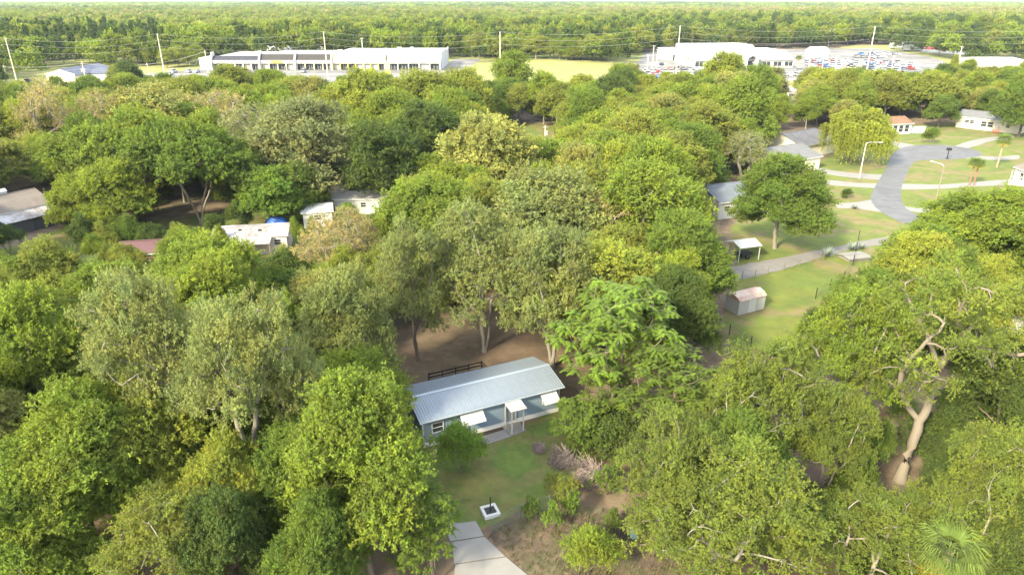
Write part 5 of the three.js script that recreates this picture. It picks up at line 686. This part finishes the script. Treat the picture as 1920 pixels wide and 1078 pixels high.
// each gets a label from the nearest landmark and its rank there
const marks = [['blue mobile home', 900, 780], ['metal shed', 1405, 585], ['rusty trailer', 475, 475], ['blue tarp', 519, 425], ['brown roofed house', 50, 425], ['long white trailer', 690, 395], ['maroon cabin', 268, 500], ['white house', 1390, 405], ['weeping tree', 1605, 295], ['cream mobile home', 1850, 245], ['tan roofed house', 1910, 345], ['green clearing', 985, 255], ['turning circle', 1760, 287], ['roadside office', 1477, 188], ['plaza', 600, 150], ['navy roofed building', 120, 155], ['roadside field', 1010, 150], ['dealership', 1390, 150], ['domed oak', 350, 430], ['gravel lane', 1520, 485], ['great leaning oak', 1700, 900], ['brush piles', 1090, 890]].map(([n, u, v]) => ({ n, p: at(u, v) }));
function landmarkLabel(list, noun) {
  const rows = list.map((t) => { let b = null, d = 1e9; for (const m of marks) { const e = Math.hypot(m.p.x - t.x, m.p.z - t.z); if (e < d) { d = e; b = m; } } const dx = t.x - b.p.x, dz = t.z - b.p.z; return { t, b, d, rel: Math.abs(dx) > Math.abs(dz) ? (dx < 0 ? 'left of' : 'right of') : (dz < 0 ? 'behind' : 'in front of') }; });
  const groups = new Map(); rows.forEach((r) => { const k = r.t.tone + r.b.n + r.rel; groups.has(k) ? groups.get(k).push(r) : groups.set(k, [r]); });
  const ord = ['nearest', 'second nearest', 'third nearest', 'fourth nearest', 'fifth nearest', 'sixth nearest', 'seventh nearest', 'eighth nearest', 'ninth nearest', 'tenth nearest', 'eleventh nearest', 'twelfth nearest', 'thirteenth nearest', 'fourteenth nearest', 'fifteenth nearest'];
  for (const g of groups.values()) { g.sort((a, b) => a.d - b.d); g.forEach((r, i) => { r.t.label = `${r.t.tone} ${noun} ${r.rel} the ${r.b.n}` + (g.length > 1 ? `, ${ord[i] ?? i + 1 + 'th nearest'} of its colour` : ''); }); }
}
{ const list = wood.map((w) => ({ w, x: w[3], z: w[4], tone: LN[w[1]] })); landmarkLabel(list, 'tree');
  for (const { w, label } of list) { const [kind, leafName, v, x, z, r, H, rot] = w, near = -z < 72; plant(kind === 'oak' ? (z > -120 ? 'spreading_tree' : z > -190 ? 'rounded_tree' : 'shady_tree') : kind === 'tall' ? 'upright_tree' : 'thin_tree', kind, near ? 'near' : 'mid', v % (kind === 'bare' ? 2 : 3), leafName, leafName === 'dark' || leafName === 'green' ? 'brown' : 'grey', x, z, r, H, rot, label, 'trees of the wood'); placedTrees.pop(); } }
let tris = 0; for (const p of protos.values()) for (const g of [p.trunk, p.twigs, p.crown]) tris += g.index.count / 3;
console.log('tris', tris, 'wood', wood.length, 'protos', protos.size);
// ---------- shrubs and loose growth ----------
seen(1107, 1030, 108, 'bush', 'lime', 'brown', 0, 'bright lime shrub in the scrub at the bottom', { H: 3.4 });
seen(1036, 968, 40, 'bush', 'fresh', 'brown', 1, 'small fresh green shrub left of the pair in the scrub', { H: 2.2 }); seen(1072, 950, 42, 'bush', 'fresh', 'brown', 0, 'small fresh green shrub right of the pair in the scrub', { H: 2.2 }); seen(996, 952, 44, 'bush', 'green', 'brown', 1, 'green shrub growing through the chain link fence', { H: 1.6 }); seen(1150, 978, 36, 'bush', 'green', 'brown', 1, 'green shrub left of the utility pedestal', { H: 1.6 });
seen(1085, 835, 60, 'bush', 'green', 'brown', 1, 'green shrub behind the smaller mound of dead vines', { H: 1.8 }); seen(1125, 828, 60, 'bush', 'green', 'brown', 0, 'green shrub behind the largest mound of dead vines', { H: 1.8 }); seen(1068, 922, 50, 'bush', 'olive', 'brown', 0, 'olive shrub below the largest mound of dead vines', { H: 2 }); seen(1040, 905, 40, 'bush', 'olive', 'brown', 1, 'olive shrub on the right edge of the front lawn', { H: 1.4 }); seen(1140, 900, 60, 'bush', 'green', 'brown', 1, 'green shrub right of the largest mound of dead vines', { H: 2.2 });
seen(1792, 122, 14, 'tall', 'yellow', 'brown', 2, 'vine covered pole-like tree right of the car lot', { H: 9 });
{ // undergrowth shrubs between the trunks
  const R = rng(990), list = [];
  for (let z = -33; z > -190; z -= 6.4) { const half = -z * 0.78 + 8; for (let x = -half; x < half; x += 6.4) { const px = x + (R() - 0.5) * 6, pz = z + (R() - 0.5) * 6, r = 1.4 + 1.4 * R(), H = r * (1.1 + 0.6 * R()), q = R(), rot = R() * 6.28, kk = R(); if (openPolys.some((p) => inPoly(px, pz, p)) || blocks(px, pz, r, H, 1)) continue; if (list.length >= 290) continue; if (kk > (-z < 90 ? 0.95 : 0.5)) continue; list.push({ x: px, z: pz, r, H, rot, leafName: q < 0.4 ? 'dark' : q < 0.8 ? 'green' : 'bright', v: Math.floor(q * 20) % 2 }); } }
  list.forEach((t) => { t.tone = LN[t.leafName]; }); landmarkLabel(list, 'undergrowth shrub');
  for (const t of list) plant('undergrowth_shrub', 'bush', 'mid', t.v, t.leafName, 'brown', t.x, t.z, t.r, t.H, t.rot, t.label, 'undergrowth', 'shrub');
  console.log('shrubs', list.length);
}
{ // grass tufts on lawns and scrub
  const R = rng(31), b = new Buf(); for (let i = 0; i < 9; i++) { const a = R() * 6.28; leaf(b, V(Math.cos(a) * 0.04, 0, Math.sin(a) * 0.04), V(Math.cos(a) * 0.6, 0.7 + R(), Math.sin(a) * 0.6), V(-Math.sin(a), 0.2, Math.cos(a)), 0.16 + 0.1 * R(), 0.03, leafTint(R, [1, 1, 1], 0.3)); } const g = b.geo(true);
  const fill = (name, polys, n, cols, sc, label) => { const ms = [], cs = []; const q = new THREE.Quaternion(), e = new THREE.Euler(); let guard = 0; const bb = polys[0].reduce((m, [x, z]) => [Math.min(m[0], x), Math.max(m[1], x), Math.min(m[2], z), Math.max(m[3], z)], [1e9, -1e9, 1e9, -1e9]); while (ms.length < n && guard++ < n * 8) { const x = lerp(bb[0], bb[1], R()), z = lerp(bb[2], bb[3], R()); if (!inPoly(x, z, polys[0])) continue; if (polys.slice(1).some((p) => inPoly(x, z, p))) continue; if (nz2(x / 40 + 3, z / 40 + 3) + 0.25 * R() < 0.52) continue; const c = cols[Math.floor(R() * cols.length)], s = sc * (0.6 + 0.8 * R()); ms.push(new THREE.Matrix4().compose(V(x, 0, z), q.setFromEuler(e.set(0, R() * 6.28, 0)), V(s, s * (0.6 + 0.6 * R()), s))); const k = 0.8 + 0.4 * R(); cs.push(c[0] * k, c[1] * k, c[2] * k); } const im = new THREE.InstancedMesh(g, farLeafMat, ms.length); ms.forEach((m, i) => im.setMatrixAt(i, m)); im.instanceColor = new THREE.InstancedBufferAttribute(new Float32Array(cs), 3); im.name = name; im.userData = { kind: 'stuff', label, category: 'grass' }; shade(im); scene.add(im); };
  const farLeafMat = leafMat(1, 1, 1, 0.3), lp = openPolys;
  fill('scrub_grass', [lp[1]], 900, [[0.12, 0.1, 0.05], [0.08, 0.1, 0.03], [0.15, 0.115, 0.065]], 1.0, 'dry grass in the scrub');
}
// ---------- the far wood to the horizon ----------
function lowTree(seed, o) { const R = rng(seed), sk = growSkeleton(R, o), c = crownPuffs(sk, R, o), w = woodGeometry(sk, R, 0.12, 99); return { c, w }; }
const FAR = { ...BASE, lobes: 14, gap: 1.9, puff: 1.6, puffFlat: 0.75, leaves: 56, leaf: 0.66, ratio: 0.8, sprig: 1.2, inner: 8, tip: 0.04 };
const farGeo = [lowTree(901, FAR), lowTree(902, { ...FAR, R: 5, H: 14, dome: 0.6 }), lowTree(903, { ...FAR, R: 6.5, H: 12 })];
const pineGeo = (() => { // tall pine: bare stem and open tufts near the top
  const R = rng(71), b = new Buf(), wood = []; for (let i = 0; i < 34; i++) { const y = 10 + 9 * Math.pow(R(), 0.8), a = R() * 6.28, q = (1 - (y - 10) / 11) * 2.8 * (0.4 + 0.6 * R()), c = V(Math.cos(a) * q, y, Math.sin(a) * q), k = 0.8 + 0.4 * R(); for (let m = 0; m < 46; m++) leaf(b, c.clone().addScaledVector(rnd3(R), 0.7), rnd3(R).add(V(0, 0.4, 0)), rnd3(R), 0.8, 0.4, leafTint(R, [k, k, k], 0.25)); }
  return { c: b.geo(true), w: tube([V(0, -0.2, 0), V(0.15, 7, 0), V(0, 13, 0.1), V(0.05, 18.5, 0)], 0.26, 0.06, 6, 8) };
})();
const farLeaf = leafMat(1, 1, 1, 0.45), farPal = { yellow: [0.212, 0.244, 0.027], lime: [0.172, 0.22, 0.019], bright: [0.15, 0.203, 0.018], olive: [0.175, 0.2, 0.026], straw: [0.238, 0.245, 0.055], dark: [0.07, 0.106, 0.015], tan: [0.28, 0.24, 0.09] };
// rows that stand out behind the plaza, the dealership and the building at left: single trees
const rowTrees = [];
{
  const R = rng(880);
  const addRow = (u0, u1, v, n, tones, rel, dz) => { for (let i = 0; i < n; i++) { const u = lerp(u0, u1, (i + 0.2 + 0.6 * R()) / n), p = at(u, v); const r = 4.2 + 2.6 * R(), z = p.z - dz * R() - 4; rowTrees.push({ x: p.x * (z / p.z), z, r, H: r * (1.7 + 0.5 * R()), leafName: tones[Math.floor(R() * tones.length)], rel, rot: R() * 6.28, v: Math.floor(R() * 3) }); } };
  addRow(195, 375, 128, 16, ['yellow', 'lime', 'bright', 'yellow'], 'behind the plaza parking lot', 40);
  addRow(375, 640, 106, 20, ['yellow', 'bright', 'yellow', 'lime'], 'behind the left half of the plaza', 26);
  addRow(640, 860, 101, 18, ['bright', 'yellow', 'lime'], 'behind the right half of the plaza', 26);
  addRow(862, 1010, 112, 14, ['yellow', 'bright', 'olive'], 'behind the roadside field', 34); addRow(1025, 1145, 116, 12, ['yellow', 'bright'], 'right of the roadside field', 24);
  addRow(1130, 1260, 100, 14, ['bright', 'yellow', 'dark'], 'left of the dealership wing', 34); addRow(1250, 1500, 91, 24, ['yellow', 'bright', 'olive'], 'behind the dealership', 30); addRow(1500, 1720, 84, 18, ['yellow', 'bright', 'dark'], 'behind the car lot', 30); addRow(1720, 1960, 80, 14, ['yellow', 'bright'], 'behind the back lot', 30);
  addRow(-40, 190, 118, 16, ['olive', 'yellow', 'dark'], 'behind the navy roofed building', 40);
  rowTrees.forEach((t, i) => { t.tone = LN[t.leafName]; });
  const by = new Map(); rowTrees.forEach((t) => { const k = t.tone + t.rel; by.has(k) ? by.get(k).push(t) : by.set(k, [t]); });
  const nth = ['first', 'second', 'third', 'fourth', 'fifth', 'sixth', 'seventh', 'eighth', 'ninth', 'tenth', 'eleventh', 'twelfth'];
  for (const g of by.values()) { g.sort((a, b) => a.x / -a.z - b.x / -b.z); g.forEach((t, i) => { t.label = `${t.tone} tree ${t.rel}` + (g.length > 1 ? `, ${nth[i] ?? i + 1 + 'th'} from left` : ''); }); }
  for (const t of rowTrees) { if (openPolys.some((p) => inPoly(t.x, t.z, p))) continue; plant('woodland_tree', t.v === 2 ? 'tall' : 'oak', 'mid', t.v, t.leafName, 'grey', t.x, t.z, t.r, t.H, t.rot, t.label, 'trees beyond the highway'); }
}
{
  const R = rng(515), rowsOf = farGeo.map(() => ({ m: [], c: [] })), pines = { m: [], c: [] }, q = new THREE.Quaternion(), e = new THREE.Euler();
  const put = (b, x, z, s, sy, col) => { b.m.push(new THREE.Matrix4().compose(V(x, 0, z), q.setFromEuler(e.set(0, R() * 6.28, 0)), V(s, sy, s))); const k = 0.8 + 0.4 * R(); b.c.push(col[0] * k, col[1] * k, col[2] * k); };
  const tonePick = (x, z) => { const t = nz((x + 3000) / 5000, (z + 6000) / 6000) + (R() - 0.5) * 0.4; return t < 0.34 ? farPal.dark : t < 0.42 ? farPal.olive : t < 0.5 ? farPal.bright : t < 0.58 ? farPal.lime : t < 0.74 ? farPal.yellow : t < 0.8 ? farPal.straw : farPal.tan; };
  let n = 0;
  for (let z = -270; z > -2300;) { const step = -z < 900 ? 10.5 : -z < 1500 ? 12 : 14.5; const half = -z * 0.8 + 30; for (let x = -half; x < half; x += step) {
    const px = x + (R() - 0.5) * step, pz = z + (R() - 0.5) * step, k = R(), sc = (-z < 900 ? 1 : -z < 1500 ? 1.12 : 1.3) * (0.75 + 0.75 * R() * R()), sy = (0.55 + 0.6 * R()) * (0.7 + 0.75 * nz2((px + 4000) / 2600, (pz + 6000) / 2600)); if (nz((px + 900) / 1700, (pz + 100) / 1700) > 0.7 && -pz > 620) continue;
    if (-pz < 480 && openPolys.some((p) => inPoly(px, pz, p))) continue; if (-pz < 300) continue;
    if (-pz < 420 && blocks(px, pz, 5 * sc, 13 * sy, 0.9)) continue;
    { const [u, v] = toPx(V(px, 0, pz)); if (v > 150) continue; if (-pz < 620 && clearViews.some(([c0, d0, c1, d1]) => d1 < 160 && u > c0 - 6 && u < c1 + 6 && v > d1 - 10)) continue; if (-pz < 560 && openPolys.some((p) => inPoly(px, pz + 6, p))) continue; if (v > 126 && u > 200) continue; }
    if (px < -150 && pz < -400 && pz > -620 && px < pz * 0.48 && k < 0.7) { put(pines, px, pz, 0.8 + 0.3 * R(), 0.75 + 0.3 * R(), farPal.dark); continue; }
    put(rowsOf[Math.floor(R() * 3)], px, pz, sc, sy, tonePick(px, pz)); n++;
  } z -= step; }
  const inst = (name, g, m, b, label) => { const im = new THREE.InstancedMesh(g, m, b.m.length); b.m.forEach((x, i) => im.setMatrixAt(i, x)); if (b.c.length) { im.instanceColor = new THREE.InstancedBufferAttribute(new Float32Array(b.c), 3); } im.name = name; im.userData = { kind: 'stuff', label, category: 'woodland' }; shade(im); scene.add(im); return im; };
  rowsOf.forEach((b, i) => { inst(['far_wood', 'distant_wood', 'hazy_wood'][i], farGeo[i].c, farLeaf, b, 'wood stretching from the highway to the horizon'); });
  { const all = []; rowsOf[1].m.forEach((m, i) => { if (i % 3 === 0) all.push(m); }); inst('far_trunks', farGeo[1].w, BARK.grey, { m: all, c: [] }, 'trunks in the far wood'); }
  inst('pine_grove', pineGeo.c, farLeaf, pines, 'dark pine grove at the upper left'); inst('pine_trunks', pineGeo.w, BARK.brown, { m: pines.m, c: [] }, 'bare trunks of the pine grove');
  // beyond: patches of canopy
  const b = new Buf(); for (let i = 0; i < 26; i++) { const cx = (R() - 0.5) * 80, cz = (R() - 0.5) * 80, r = 5 + 5 * R(), hh = 6 + 6 * R(), k = 0.75 + 0.5 * R(); for (let m = 0; m < 70; m++) { const d = rnd3(R).normalize(); d.y = Math.abs(d.y); leaf(b, V(cx + d.x * r, hh + d.y * r * 0.7 - 2, cz + d.z * r), rnd3(R).add(V(0, 0.3, 0)), V(d.x, 1, d.z).add(rnd3(R).multiplyScalar(0.6)), 3.4, 3.0, leafTint(R, [k, k, k], 0.2)); } }
  const patch = b.geo(true), far = { m: [], c: [] };
  for (let z = -2300; z > -13000;) { const step = 72 * (z < -6000 ? 1.7 : 1), half = -z * 0.8 + 80; for (let x = -half; x < half; x += step) put(far, x + (R() - 0.5) * 30, z + (R() - 0.5) * 30, step / 72, 0.9 + 0.3 * R(), tonePick(x, z)); z -= step; }
  inst('horizon_wood', patch, farLeaf, far, 'dark wood along the horizon');
  console.log('far', n, pines.m.length, far.m.length);
}
scene.fog = new THREE.FogExp2(new THREE.Color().setRGB(0.62, 0.78, 0.95), 0.00006);
renderer.render(scene, camera);
